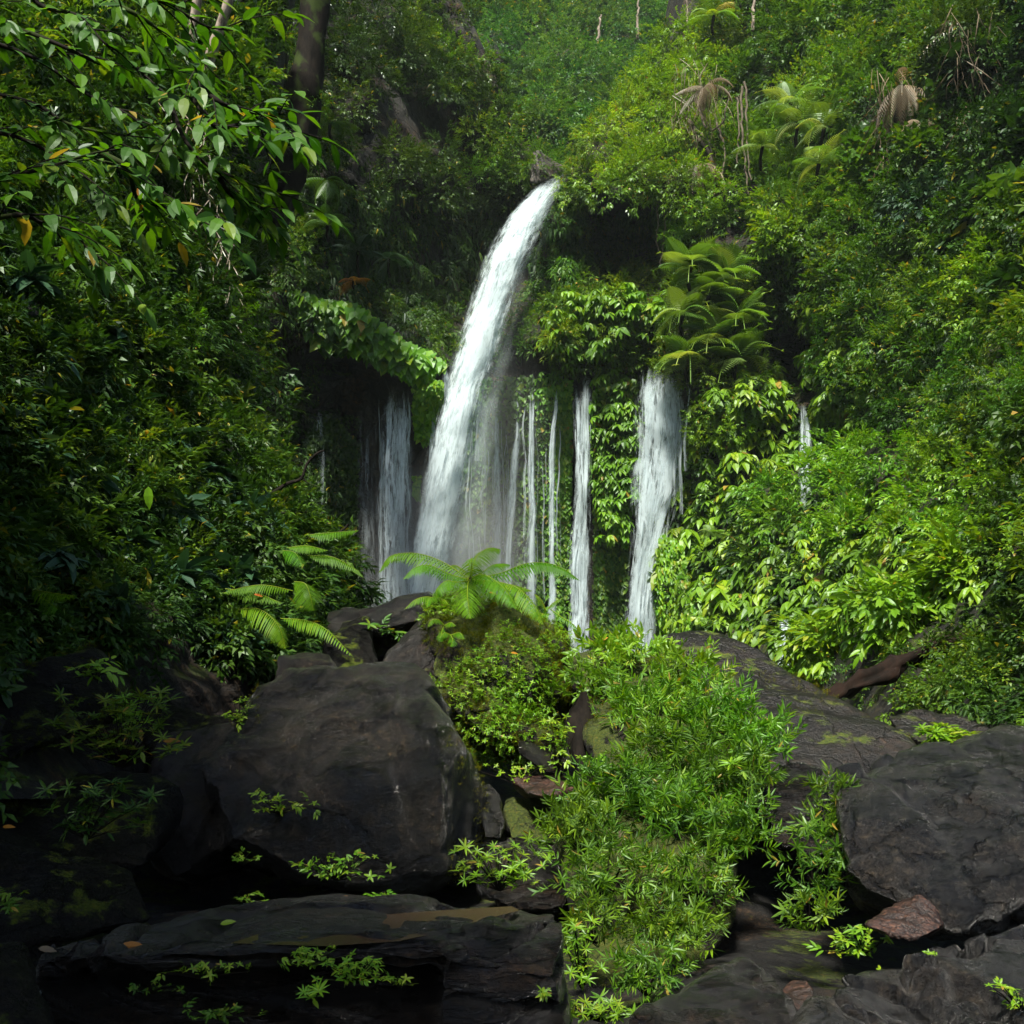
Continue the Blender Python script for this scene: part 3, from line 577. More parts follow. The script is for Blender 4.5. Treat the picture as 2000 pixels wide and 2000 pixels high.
# ------------------------------------------------------------------ boulders
def worley(p, K, seed, lo, hi, asp=(1, 1, 1)):
    g = np.random.default_rng(seed); q = g.uniform(lo, hi, (K, 3)); A = np.asarray(asp)
    d = np.linalg.norm((p[:, None] - q[None]) * A, axis=-1); i = d.argmin(1); d.sort(axis=1); return d[:, 0], d[:, 1], i, q
def boulder(name, hulls, mat, label, vox=None, rough=0.05, cracks=0, seed=0, soft=4, group=None, step=0, asp=(1, 1, 2.2), parent=None, cat='boulder', ca=1.0):
    """hulls: list of point lists (photo x, photo y, distance); each is a convex block, all fused into one rock"""
    bm = bmesh.new()
    for h in hulls:
        a = np.asarray(h, float); w = P(a[:, 0], a[:, 1], a[:, 2]); vs = [bm.verts.new(c) for c in w]
        r = bmesh.ops.convex_hull(bm, input=vs)
        bmesh.ops.delete(bm, geom=[g for g in r['geom_interior'] if isinstance(g, bmesh.types.BMVert)], context='VERTS')
    me = bpy.data.meshes.new(name); bm.to_mesh(me); bm.free()
    o = bpy.data.objects.new(name, me); COL.objects.link(o)
    ext = np.array(o.dimensions) if False else None
    v = np.array([x.co[:] for x in me.vertices]); size = float((v.max(0) - v.min(0)).max()); vox = vox or size / 75
    md = o.modifiers.new('m', 'REMESH'); md.mode = 'VOXEL'; md.voxel_size = vox
    ms = o.modifiers.new('s', 'SMOOTH'); ms.factor = 0.6; ms.iterations = soft
    dg = bpy.context.evaluated_depsgraph_get(); m2 = bpy.data.meshes.new_from_object(o.evaluated_get(dg)); o.modifiers.clear(); o.data = m2; m2.name = name; bpy.data.meshes.remove(me)
    n = len(m2.vertices); co = np.empty(n * 3, np.float32); m2.vertices.foreach_get('co', co); co = co.reshape(-1, 3).astype(float)
    no = np.empty(n * 3, np.float32); m2.vertices.foreach_get('normal', no); no = no.reshape(-1, 3).astype(float)
    s = size; d = rough * s * (0.55 * fbm(co / s * 3.2, seed, 4) + .25 * (np.abs(fbm(co / s * 7, seed + 3, 3)) - .3))
    d += .007 * s * fbm(co / s * 20, seed + 31, 3) * (.4 + .8 * np.clip(fbm(co / s * 3, seed + 33, 2) + .3, 0, 1))
    if step:   # worn bedding ledges
        ph = co[:, 2] * 1.0 + co[:, 0] * .12 + .1 * s * fbm(co / s * 2.2, seed + 11, 2); k = np.abs((ph / (step * s)) % 1 - .5) * 2
        d -= .028 * s * np.clip(1 - k * 3.2, 0, 1)
    if cracks:
        lo, hi = co.min(0), co.max(0); wp = co + .12 * s * np.stack([fbm(co / s * 4, seed + a, 3) for a in (1, 2, 3)], -1)
        d1, d2, ci, cq = worley(wp, cracks, seed, lo - .1 * s, hi + .1 * s, asp); e = (d2 - d1) / s
        g = np.random.default_rng(seed + 1)
        d -= .030 * ca * s * np.exp(-(e / .016) ** 2) * (fbm(co / s * 3, seed + 7, 2) > -.15)
        tl = g.normal(0, .12, (cracks, 3)); d += ca * .022 * s * g.uniform(-1, 1, cracks)[ci] * np.clip(e / .02, 0, 1) + ca * ((co - cq[ci]) * tl[ci]).sum(-1) * np.clip(e / .02, 0, 1)
    co = co + no * d[:, None]
    org = P(*[float(np.mean([p[k] for h in hulls for p in h])) for k in range(3)]); org[2] = co[:, 2].min()
    m2.vertices.foreach_set('co', (co - org).astype(np.float32).ravel()); m2.polygons.foreach_set('use_smooth', np.ones(len(m2.polygons), bool))
    m2.update(); m2.materials.clear(); m2.materials.append(mat); o.location = org
    if parent is None: tag(o, label, cat, group)
    return o
def world_samples(o, n, seed=0):
    p, nn = mesh_samples(o.data, n, seed); return p + np.array(o.location), nn
M_wet = rock_mat('wet_black_rock', (0.003, 0.0025, 0.0018), (0.013, 0.0105, 0.0065), moss=0.0, rough=(0.08, 0.26), scale=1.7, bump=1.0, stain=(0.026, 0.019, 0.011), crack=.7, spec=.35, coat=.55)
M_slab = rock_mat('wet_slab_rock', (0.004, 0.0035, 0.003), (0.013, 0.010, 0.008), moss=0.0, rough=(0.14, 0.40), scale=1.5, bump=0.9, layered=True, stain=(0.022, 0.013, 0.007), spec=.35, coat=.4)
M_dome = rock_mat('brown_dome_rock', (0.004, 0.0034, 0.0026), (0.013, 0.010, 0.0075), moss=0.1, rough=(0.3, 0.5), scale=1.1, bump=0.6, stain=(0.020, 0.012, 0.008))
M_grey = rock_mat('dark_cracked_rock', (0.004, 0.0038, 0.0035), (0.013, 0.012, 0.0105), moss=0.0, rough=(0.14, 0.38), spec=.35, coat=.4, scale=1.4, bump=0.8, stain=(0.018, 0.014, 0.010))
M_red = rock_mat('reddish_stone', (0.02, 0.016, 0.013), (0.055, 0.028, 0.02), rough=(0.3, 0.6), scale=3, bump=0.5, stain=(0.07, 0.03, 0.02))
M_mossy = rock_mat('mossy_rock', (0.005, 0.004, 0.003), (0.014, 0.011, 0.007), moss=0.8, rough=(0.4, 0.8), scale=1.8, bump=1.0, stain=(0.03, 0.015, 0.005))
M_dark = rock_mat('black_rock_shade_tone', (0.002, 0.0018, 0.0014), (0.007, 0.006, 0.0045), moss=0.15, rough=(0.3, 0.6), scale=1.6, bump=0.9, stain=(0.008, 0.006, 0.004), spec=.15)  # darker, duller copy of the wet rock; shade put into its colour
M_white = rock_mat('pale_pebble', (0.35, 0.36, 0.40), (0.55, 0.55, 0.58), rough=(0.4, 0.7), scale=8, bump=0.2, stain=(0.4, 0.38, 0.36))
big_left = boulder('boulder', [[(500, 1335, 7.8), (560, 1306, 8.0), (640, 1308, 8.1), (815, 1318, 7.9), (838, 1370, 7.3), (905, 1455, 7.0), (868, 1500, 6.6), (862, 1690, 6.4), (780, 1735, 6.5), (640, 1718, 6.3), (450, 1640, 6.3),
    (400, 1500, 6.9), (480, 1390, 7.4), (945, 1560, 7.7), (950, 1720, 7.5), (700, 1312, 9), (500, 1340, 9), (930, 1500, 9), (420, 1700, 9), (940, 1740, 9)],
    [(330, 1440, 8), (480, 1400, 7.8), (480, 1640, 6.8), (320, 1560, 7.2), (260, 1640, 7.4), (340, 1720, 7), (330, 1450, 9), (480, 1400, 9.2), (300, 1700, 9), (480, 1700, 9)]],
    M_wet, 'huge wet black boulder with flat front below the tree fern', rough=.045, seed=3, soft=1, vox=.018, cracks=7, ca=.28)
boulder('boulder', [[(545, 1282, 9.4), (580, 1274, 9.6), (640, 1277, 9.6), (655, 1300, 9.4), (655, 1340, 9.5), (540, 1340, 9.3), (560, 1290, 10.4), (640, 1290, 10.4), (600, 1340, 10.5)]], M_wet, 'small grey rock peeping over the top of the huge black boulder', seed=5, rough=.06)
slab = boulder('boulder', [[(440, 1768, 4.22), (520, 1757, 4.3), (700, 1752, 4.35), (1000, 1760, 4.2), (1085, 1775, 4.0), (1112, 1800, 3.75), (950, 1790, 3.62), (840, 1856, 3.45), (500, 1856, 3.42), (200, 1866, 3.45), (70, 1850, 3.8), (60, 1880, 3.6),
    (500, 1905, 3.5), (840, 1900, 3.5), (1100, 1880, 3.8), (100, 1900, 3.7), (500, 1880, 4.4), (1000, 1860, 4.4), (100, 1890, 4.4)],
    [(855, 1835, 3.40), (960, 1775, 3.75), (1060, 1775, 3.85), (1112, 1810, 3.65), (1100, 1900, 3.42), (1138, 2080, 3.6), (850, 2100, 3.3), (860, 1850, 4.2), (1100, 1850, 4.3), (1100, 2100, 4.3), (860, 2100, 4.3)],
    [(60, 1890, 3.75), (840, 1890, 3.7), (860, 2110, 3.45), (40, 2110, 3.5), (60, 1890, 4.4), (860, 1890, 4.4), (860, 2110, 4.4), (40, 2110, 4.4)]],
    M_slab, 'long flat-topped wet slab across the bottom holding a shallow brown puddle', rough=.035, seed=8, soft=4, vox=.017, step=.05)
mossy = boulder('boulder', [[(850, 1195, 9.3), (900, 1168, 9.6), (1000, 1168, 9.8), (1075, 1195, 9.6), (1100, 1240, 9.2), (1125, 1300, 9.4), (1112, 1400, 9.4), (1040, 1440, 8.9), (960, 1440, 8.5), (880, 1400, 8.3), (830, 1330, 8.6), (835, 1250, 9), (960, 1300, 8.4),
    (850, 1230, 11), (1100, 1260, 11), (950, 1190, 11.3), (960, 1460, 10.5)], [(900, 1360, 8.3), (960, 1360, 8.2), (1080, 1440, 8.3), (1060, 1470, 8.3), (960, 1450, 8.1), (880, 1410, 8.2), (960, 1380, 9.4), (1060, 1440, 9.4)]],
    M_mossy, 'mossy rock crowned by the tree fern', rough=.14, seed=12, vox=.035)
boulder('boulder', [[(640, 1195, 12.5), (700, 1190, 12.3), (800, 1163, 12), (870, 1148, 11.5), (900, 1160, 11), (880, 1200, 10.8), (760, 1215, 11.4), (700, 1240, 11.6), (640, 1260, 12), (660, 1210, 13.6), (870, 1165, 13), (880, 1240, 12.6), (660, 1260, 13.5)]],
    M_wet, 'black ledge rock with a sloping top just under the foot of the main waterfall', rough=.04, seed=14, step=.09)
boulder('boulder', [[(842, 1185, 9.8), (860, 1200, 9.5), (880, 1340, 9.2), (800, 1345, 9.0), (745, 1292, 9.3), (760, 1270, 9.5), (850, 1200, 10.6), (870, 1340, 10.4), (770, 1300, 10.2)]],
    M_dome, 'leaning brown rock wedged against left side of the mossy fern rock', rough=.04, seed=15)
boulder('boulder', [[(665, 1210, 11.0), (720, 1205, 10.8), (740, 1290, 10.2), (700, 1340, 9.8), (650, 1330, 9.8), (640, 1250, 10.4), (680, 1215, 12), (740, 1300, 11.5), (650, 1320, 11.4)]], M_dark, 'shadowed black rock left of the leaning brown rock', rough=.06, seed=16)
boulder('boulder', [[(690, 1215, 12.8), (800, 1195, 12.8), (850, 1230, 12.6), (840, 1360, 12), (700, 1370, 12), (700, 1230, 14), (840, 1300, 14)]], M_mossy, 'added mossy rock darkening the hollow behind the leaning brown rock', rough=.06, seed=43)  # added to keep the gap dark and cover the water behind
dome = boulder('boulder', [[(1290, 1250, 10.4), (1340, 1232, 10.8), (1400, 1236, 10.8), (1470, 1265, 10.4), (1540, 1315, 9.8), (1620, 1370, 9.2), (1700, 1400, 8.8), (1760, 1435, 8.4), (1806, 1480, 8.0), (1815, 1530, 7.8), (1640, 1600, 7.3), (1500, 1600, 7.2),
    (1400, 1500, 7.6), (1300, 1400, 8.4), (1230, 1330, 9.4), (1340, 1260, 12.5), (1500, 1330, 12), (1780, 1500, 10.5), (1300, 1600, 10), (1700, 1650, 9.5)]],
    M_dome, 'large smooth brown dome boulder on the right side with mossy rim', rough=.02, seed=18, soft=16, vox=.04)
boulder('boulder', [[(1530, 1480, 7.1), (1600, 1490, 7.2), (1660, 1540, 7.0), (1690, 1640, 6.6), (1600, 1680, 6.3), (1500, 1640, 6.4), (1500, 1540, 6.8), (1550, 1500, 8), (1680, 1640, 7.6), (1520, 1640, 7.6)]], M_slab, 'glistening wet brown rock under the dome boulder behind leafy sprays', rough=.05, seed=19, step=.12)
bush_rock = boulder('boulder', [[(1120, 1290, 9.6), (1200, 1262, 9.8), (1300, 1290, 9.4), (1420, 1400, 8.2), (1500, 1500, 7.2), (1440, 1620, 6.7), (1180, 1560, 7.0), (1180, 1400, 8.4), (1150, 1330, 9), (1200, 1290, 11), (1450, 1500, 9.5), (1200, 1600, 9)],
    [(1170, 1540, 7.1), (1420, 1560, 6.8), (1440, 1700, 6.2), (1380, 1860, 5.8), (1280, 1960, 5.5), (1160, 1960, 5.5), (1100, 1750, 6.0), (1090, 1600, 6.6), (1200, 1560, 8.5), (1400, 1700, 8), (1200, 1950, 7.5)]],
    M_mossy, 'tall rock bank almost hidden under the narrow-leaved bushes', rough=.05, seed=20, vox=.05)
crack = boulder('boulder', [[(1655, 1530, 5.8), (1740, 1505, 6.2), (1860, 1480, 6.4), (1930, 1440, 6.6), (2060, 1450, 6.6), (2120, 1560, 5.6), (2120, 1700, 4.9), (1960, 1800, 4.7), (1860, 1815, 4.75), (1780, 1740, 4.9), (1690, 1740, 5.0), (1655, 1700, 5.1), (1650, 1600, 5.4),
    (1700, 1540, 7.5), (2050, 1480, 8), (2100, 1800, 6.5), (1700, 1760, 6.4)]],
    M_grey, 'massive cracked dark boulder rising at the right edge', rough=.03, cracks=110, seed=22, soft=2, vox=.017, asp=(1, 1, 1.8))
boulder('boulder', [[(1735, 1400, 9.6), (1800, 1390, 9.8), (1880, 1392, 9.8), (1940, 1420, 9.4), (1950, 1450, 9.2), (1890, 1470, 8.9), (1790, 1450, 9.0), (1745, 1425, 9.2), (1800, 1400, 10.8), (1930, 1430, 10.6), (1850, 1480, 10)]], M_dome, 'flat reddish-brown rock lying behind the dome and cracked boulders', rough=.06, seed=23)
boulder('boulder', [[(1690, 1805, 4.35), (1730, 1772, 4.5), (1795, 1746, 4.55), (1830, 1770, 4.5), (1845, 1808, 4.35), (1790, 1840, 4.2), (1740, 1830, 4.2), (1760, 1770, 4.9), (1830, 1810, 4.9), (1720, 1820, 4.8)]], M_red, 'small reddish wedge-shaped stone under the cracked boulder', rough=.04, seed=25, soft=4)
boulder('boulder', [[(1790, 1870, 4.3), (1830, 1850, 4.4), (1872, 1855, 4.35), (1868, 1885, 4.2), (1835, 1912, 4.1), (1800, 1895, 4.15), (1830, 1860, 4.8), (1860, 1900, 4.7)]], M_grey, 'small dark stone just below the reddish wedge stone', rough=.05, seed=26)
slabr = boulder('boulder', [[(1740, 1890, 4.2), (1850, 1912, 4.15), (1960, 1850, 4.2), (2080, 1820, 4.3), (2100, 2080, 3.4), (1560, 2100, 3.3), (1610, 1960, 3.75), (1680, 1900, 4.1), (1850, 1900, 5.2), (2080, 1850, 5.2), (1620, 2000, 5), (2080, 2080, 5), (1650, 2100, 5)]],
    M_grey, 'cracked sloping dark slab filling the lower right corner', rough=.03, cracks=80, seed=27, vox=.015, asp=(1, 1, 2.6))
boulder('boulder', [[(1330, 1945, 3.9), (1400, 1895, 4.1), (1455, 1880, 4.2), (1490, 1900, 4.1), (1540, 1940, 3.9), (1565, 2000, 3.7), (1580, 2100, 3.4), (1180, 2100, 3.3), (1240, 2000, 3.6), (1450, 1900, 5), (1560, 2050, 4.8), (1250, 2050, 4.8)]],
    M_slab, 'dark rounded rock at the bottom edge below the narrow-leaved bushes', rough=.05, seed=28, vox=.02, step=.1)
boulder('boulder', [[(1528, 1930, 4.5), (1545, 1915, 4.55), (1575, 1915, 4.5), (1590, 1935, 4.4), (1588, 1960, 4.3), (1560, 1975, 4.3), (1535, 1960, 4.35), (1560, 1920, 4.75), (1560, 1965, 4.75)]], M_red, 'round reddish stone beside white pebbles near the bottom edge', rough=.02, seed=29, soft=8)
for i, (x, y, Y, s) in enumerate([(1590, 1985, 4.2, 12), (1608, 1968, 4.25, 13), (1625, 1962, 4.3, 10), (1598, 1958, 4.35, 8), (1618, 1980, 4.2, 9), (1604, 1996, 4.1, 10)]):
    g = np.random.default_rng(i); boulder('pebble', [[(x + a[0] * s, y + a[1] * s * .8, Y + a[2] * .035) for a in unit(g.normal(size=(14, 3)))]], M_white, ['lowest whitish pebble of the heap, at its left', 'middle whitish pebble of the heap by the red stone', 'rightmost whitish pebble of the little heap', 'small whitish pebble touching the round reddish stone', 'whitish pebble just under the middle one of heap', 'whitish pebble at the bottom edge of the frame'][i], rough=.03, seed=i, soft=3, vox=s * .0004, group='white pebbles by the reddish stone', cat='pebble')
boulder('boulder', [[(1010, 1450, 8.2), (1020, 1437, 8.4), (1085, 1465, 8.3), (1110, 1490, 8.1), (1095, 1515, 7.9), (1060, 1508, 7.9), (1015, 1465, 8.0), (1030, 1445, 9), (1105, 1500, 8.8)]], M_wet, 'tilted wet black rock plate below the mossy fern rock', rough=.05, seed=31)
boulder('boulder', [[(1005, 1525, 7.8), (1030, 1518, 8.0), (1100, 1520, 8.0), (1120, 1545, 7.7), (1080, 1556, 7.4), (1030, 1552, 7.4), (1040, 1522, 8.6), (1110, 1545, 8.5), (1015, 1545, 8.3)]], M_red, 'flat purplish-brown stone between black boulder and narrow-leaved bushes', rough=.05, seed=32)
boulder('boulder', [[(938, 1540, 7.8), (955, 1530, 7.9), (975, 1550, 7.7), (985, 1600, 7.4), (975, 1640, 7.2), (945, 1635, 7.2), (935, 1590, 7.5), (950, 1545, 8.6), (980, 1620, 8.4)]], M_grey, 'upright grey rounded stone beside the right edge of the black boulder', rough=.03, seed=33)
boulder('boulder', [[(960, 1640, 7.2), (1010, 1620, 7.4), (1080, 1640, 7.2), (1110, 1700, 6.8), (1110, 1770, 6.3), (1000, 1780, 6.2), (940, 1740, 6.4), (1000, 1640, 8.4), (1100, 1700, 8.2), (980, 1760, 8)]], M_slab, 'wet dark rock in the gully between slab and narrow-leaved bushes', rough=.06, seed=34, step=.12)
boulder('boulder', [[(985, 1560, 8.0), (1100, 1556, 8.0), (1130, 1640, 7.6), (990, 1650, 7.4), (1000, 1570, 9.4), (1120, 1600, 9.4)]], M_mossy, 'mossy rock under the flat purplish stone', rough=.06, seed=35)
left_rock = boulder('boulder', [[(-120, 1380, 6.3), (40, 1310, 6.7), (180, 1262, 7.2), (215, 1290, 7.1), (235, 1370, 6.9), (230, 1410, 6.7), (60, 1460, 6.0), (-120, 1560, 5.6), (0, 1500, 6), (100, 1320, 8.6), (220, 1350, 8.6), (-100, 1500, 8)]],
    M_dark, 'dark mossy sloping rock at the left edge', rough=.05, seed=36)
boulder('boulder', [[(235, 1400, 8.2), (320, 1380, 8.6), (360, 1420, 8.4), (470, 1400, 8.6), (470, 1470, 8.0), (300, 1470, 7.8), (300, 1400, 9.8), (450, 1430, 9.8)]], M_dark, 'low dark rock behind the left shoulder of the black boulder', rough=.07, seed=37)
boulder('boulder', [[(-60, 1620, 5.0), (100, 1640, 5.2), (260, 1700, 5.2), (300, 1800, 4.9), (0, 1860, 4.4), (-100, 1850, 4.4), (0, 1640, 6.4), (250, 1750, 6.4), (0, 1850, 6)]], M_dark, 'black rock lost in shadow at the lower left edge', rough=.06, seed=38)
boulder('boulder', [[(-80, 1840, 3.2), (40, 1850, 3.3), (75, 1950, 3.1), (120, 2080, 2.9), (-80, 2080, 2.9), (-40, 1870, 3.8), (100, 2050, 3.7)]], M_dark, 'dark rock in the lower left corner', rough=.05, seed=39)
boulder('boulder', [[(-60, 1520, 6.2), (120, 1490, 6.8), (260, 1500, 7.0), (330, 1560, 6.6), (300, 1700, 5.8), (60, 1720, 5.4), (-80, 1680, 5.4), (100, 1500, 9), (320, 1560, 9), (0, 1700, 8)]], M_dark, 'added black rock filling the shade under the shoots at the left', rough=.06, seed=40)  # dark boulder added where there is only black shade
M_pale = rock_mat('pale_lichen_rock', (0.03, 0.03, 0.025), (0.11, 0.10, 0.085), moss=0.3, rough=(0.5, 0.8), scale=1, bump=0.5)
boulder('boulder', [[(1036, 356, 51.0), (1040, 300, 51.8), (1050, 292, 51.8), (1066, 322, 51.6), (1100, 333, 52.5), (1116, 336, 53.5), (1060, 356, 51.4), (1048, 310, 56), (1108, 334, 57)]], M_pale, 'pale grey rock beside the lip of the main waterfall', rough=.05, seed=41)
# shallow puddle on the slab
G['puddle'], t = new_mat('brown_puddle_water'); bs = nd(t, 'ShaderNodeBsdfPrincipled', Roughness=0.2); bs.inputs['Specular IOR Level'].default_value = .15; bs.inputs['Base Color'].default_value = (0.045, 0.028, 0.016, 1)
oo = nd(t, 'ShaderNodeOutputMaterial'); t.links.new(bs.outputs[0], oo.inputs[0])
me = slab.data; n_ = len(me.vertices); cc = np.empty(n_ * 3, np.float32); me.vertices.foreach_get('co', cc); cc = cc.reshape(-1, 3) + np.array(slab.location)
qx, qy = to_px(cc); pp = [(450, 1842), (560, 1806), (700, 1790), (860, 1778), (1000, 1770), (1015, 1778), (960, 1792), (870, 1818), (780, 1838), (640, 1848)]
sel = inpoly(qx, qy, pp) & (cc[:, 2] > .85); zl = float(np.percentile(cc[sel, 2], 62)) if sel.sum() > 20 else .98
bm = bmesh.new(); bm.faces.new([bm.verts.new(P(x, y, (EYE - zl) * F / (y - HZ))) for x, y in pp]); me = bpy.data.meshes.new('puddle'); bm.to_mesh(me); bm.free(); me.materials.append(G['puddle'])
o = bpy.data.objects.new('puddle', me); COL.objects.link(o); tag(o, 'shallow brown puddle lying on top of the long flat slab', 'puddle', kind='structure')
# dark vertical stump between fern rock and bush
b = Buf(); tube(b, P([1136, 1138, 1134, 1136, 1140], [1360, 1400, 1450, 1500, 1550], [8.3, 8.2, 8.1, 8.0, 7.9]), [.07, .09, .08, .09, .12], 12, wob=1.2)
b.t.append(np.array([[i, (i + 1) % 12, 6] for i in range(12)])); o = b.build('tree_stump', G['bark'], smooth=True, origin=P(1136, 1550, 8)); tag(o, 'dark upright rotten stump between the fern rock and the narrow-leaved bushes', 'stump')
# fallen log leaning up the right slope
b = Buf(); tube(b, curve(P([1600, 1680, 1780, 1880, 1960], [1372, 1335, 1290, 1255, 1225], [12.0, 12.2, 12.5, 12.8, 13.0]), 24), np.linspace(.07, .17, 24), 14, wob=1.0, seed=4)
o = b.build('fallen_log', bark_mat('rotten_brown_bark', (0.004, 0.003, 0.002), (0.016, 0.009, 0.006), 2.0, -1.0), smooth=True, origin=P(1600, 1372, 12)); tag(o, 'rotten brown fallen log leaning up the right slope under yellow-green bushes', 'log')

# ------------------------------------------------------------------ foliage of the hillsides
SEED = [100]
def mass(name, label, poly, dfun, mat, protos, step, rad, n, size, up=.5, droop=.35, off=.5, keep=1.0, cat=None, rough=.35, squash=1.0, hole=0.0, upright=False, rj=.18):
    """uncountable foliage: lumps of twigs over a hillside; step, rad and size in photo pixels at the hillside's own distance"""
    SEED[0] += 1; sd = SEED[0]; c = Cloud(); x, y = scatter_px(poly, step, seed=sd); g = np.random.default_rng(sd)
    D = dfun(x, y); hn = vnoise(np.stack([x / 70, y / 70, 0 * x + sd], -1), sd)
    for k in range(len(x)):
        if g.random() > keep or hn[k] < -1 + 2 * hole: continue
        s = D[k] / F; r = g.uniform(rad[0], rad[1]) * s; i0 = g.integers(0, len(protos))
        clump(c, P(x[k], y[k], D[k] - r * off * g.uniform(.3, 1.9)), (r, r, r * squash), int(n * g.uniform(.7, 1.3)), [protos[i0], protos[(i0 + 1) % len(protos)]], size * s * g.uniform(.8, 1.35), up, droop * g.uniform(.5, 1.6), seed=sd + k, rough=rough, upright=upright, rbase=g.uniform(.12, .85))
    o = c.build(name, G[mat] if isinstance(mat, str) else mat)
    return tag(o, label, cat or name.replace('_', ' '), kind='stuff')
def shrub(label, px, py, rx, ry, dfun, mat, protos, n, size, name='shrub', cat='shrub', up=.5, droop=.35, off=.8, group=None, rough=.4, upright=False, lobes=4, stem=True, Y=None, rbase=None, jit=.18):
    """one bush: foliage of several lobes round a centre + its branching stem"""
    SEED[0] += 1; sd = SEED[0]; g = np.random.default_rng(sd); D = float(dfun(px, py)) if Y is None else Y; s = D / F
    cen = P(px, py, D - off * rx * s); base = P(px, py + ry * .75, D + rx * s * (.15 if Y is None else .5))
    root = empty(name, base); tag(root, label, cat, group)
    c = Cloud(); st = Buf()
    for k in range(lobes):
        a = 2 * math.pi * (k + g.uniform(-.2, .2)) / lobes; q = .0 if lobes == 1 else .52
        ce = cen + np.array([math.cos(a) * rx * q * s, g.uniform(-.3, .3) * rx * s, math.sin(a) * ry * q * s])
        rr = (1 if lobes == 1 else .58) * g.uniform(.85, 1.15)
        clump(c, ce, (rx * rr * s, rx * rr * s * .9, ry * rr * s), n // lobes, protos, size * s, up, droop, seed=sd * 7 + k, rough=rough, upright=upright, rbase=rbase)
        mid = (base + ce) / 2 + g.normal(0, .08, 3) * rx * s
        tube(st, curve([base, mid, ce], 6), np.linspace(.045, .012, 6) * rx * s, 5)
    c.build('foliage', G[mat] if isinstance(mat, str) else mat, root)
    if stem: st.build('stem', G['bark'], root, smooth=True)
    return root
both = lambda *a: sum(a, [])
mass('forest', 'misty green forest covering the far hillside above the waterfall lip', [(470, -70), (1420, -70), (1440, 220), (1330, 330), (1130, 345), (1000, 345), (470, 260)], far_d, 'far', SPRIG, 33, (22, 46), 110, 15, off=.9, rough=.6)
mass('forest', 'forest on the far hill beyond the upper edge of the view', [(300, -420), (1600, -420), (1600, -70), (300, -70)], far_d, 'far', SPRIG, 60, (40, 70), 50, 30, off=.7)
mass('foliage', 'shaded leafy growth clinging to the cliff between the dark trunk and the lip', [(530, -60), (740, -60), (850, -60), (925, 70), (985, 205), (1035, 300), (1060, 350), (1000, 400), (900, 420), (700, 380), (560, 420)], bowl_d, 'dark', both(SPRIG, SPRIGN), 46, (22, 52), 110, 18, off=.9, hole=.25, rough=.6)  # shade of this cliff painted with the dark leaf colour
mass('foliage', 'lighter bushes on the brow of the cliff left of the waterfall lip', [(830, -40), (925, 70), (985, 205), (1035, 300), (1060, 345), (960, 330), (860, 200), (800, 60)], bowl_d, 'mid', both(SPRIG, SPRIGN), 46, (22, 46), 90, 17, off=1.4, hole=.2, rough=.6)
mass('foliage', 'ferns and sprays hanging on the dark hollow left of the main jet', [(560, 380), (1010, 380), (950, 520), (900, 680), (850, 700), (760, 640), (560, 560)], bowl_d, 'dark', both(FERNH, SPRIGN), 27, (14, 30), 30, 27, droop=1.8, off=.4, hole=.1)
mass('foliage', 'yellow-green growth hanging over the cliff edge right of the waterfall lip', [(1112, 345), (1140, 280), (1200, 210), (1290, 130), (1340, 20), (1420, 0), (1430, 200), (1400, 350), (1340, 400), (1240, 390), (1180, 400), (1120, 400)], bowl_d, 'bright', both(SPRIG, SPRIGN, FERNH[:1]), 36, (20, 46), 80, 18, off=.7, hole=.12, rough=.5)
mass('foliage', 'mid green leaves mixed among the growth right of the lip', [(1112, 345), (1200, 210), (1340, 20), (1440, 0), (1450, 260), (1400, 360), (1300, 400), (1140, 400)], bowl_d, 'mid', both(SPRIG, SPRIGF), 40, (20, 40), 50, 17, off=.6, hole=.3, rough=.5)
mass('foliage', 'sparse ferns in the dark overhang right of the main jet', [(1070, 400), (1340, 410), (1330, 520), (1220, 590), (1080, 640), (1030, 600)], bowl_d, 'mid', both(FERNH, SPRIGN, SPRIG[:2]), 22, (12, 24), 34, 22, droop=1.8, off=.5)
mass('foliage', 'yellowish ferns on damp rock between the jet and the leafy ledge', [(1090, 540), (1210, 540), (1200, 590), (1110, 610)], bowl_d, 'yellow', FERNH, 20, (8, 14), 12, 17, droop=1.5, off=.3)
mass('foliage', 'dim moss-green growth on damp rock just right of the main jet', [(960, 640), (1060, 560), (1060, 700), (960, 715)], bowl_d, 'mid', both(SPRIGF, FERNH), 22, (12, 22), 40, 12, off=.4)
mass('foliage', 'dark low bushes on the ledge left of the main jet', [(720, 560), (900, 600), (895, 690), (860, 720), (760, 650)], bowl_d, 'mid', both(SPRIG, SPRIGF), 26, (12, 24), 40, 13, off=.5, hole=.2)
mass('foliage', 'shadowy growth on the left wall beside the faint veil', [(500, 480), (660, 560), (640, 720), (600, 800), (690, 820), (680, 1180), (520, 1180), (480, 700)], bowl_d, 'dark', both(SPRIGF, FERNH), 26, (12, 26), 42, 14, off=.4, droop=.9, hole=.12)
mass('foliage', 'mixed green growth covering the upper right hillside', [(1400, -60), (1860, -60), (1860, 560), (1860, 620), (1760, 660), (1600, 600), (1500, 520), (1420, 470), (1400, 300)], bowl_d, 'mid', both(SPRIG, SPRIGN, SPRIGB[:1]), 50, (26, 58), 130, 23, off=.9, hole=.2, rough=.6)
mass('foliage', 'leafy bushes coloured dim along the upper right edge', [(1830, -60), (2070, -60), (2070, 560), (1830, 640)], bowl_d, 'dark', both(SPRIG, SPRIGB[:2], [HEART]), 52, (26, 58), 130, 26, off=.9, hole=.15, rough=.6)  # darkening of the view's edge painted with the dark leaf colour
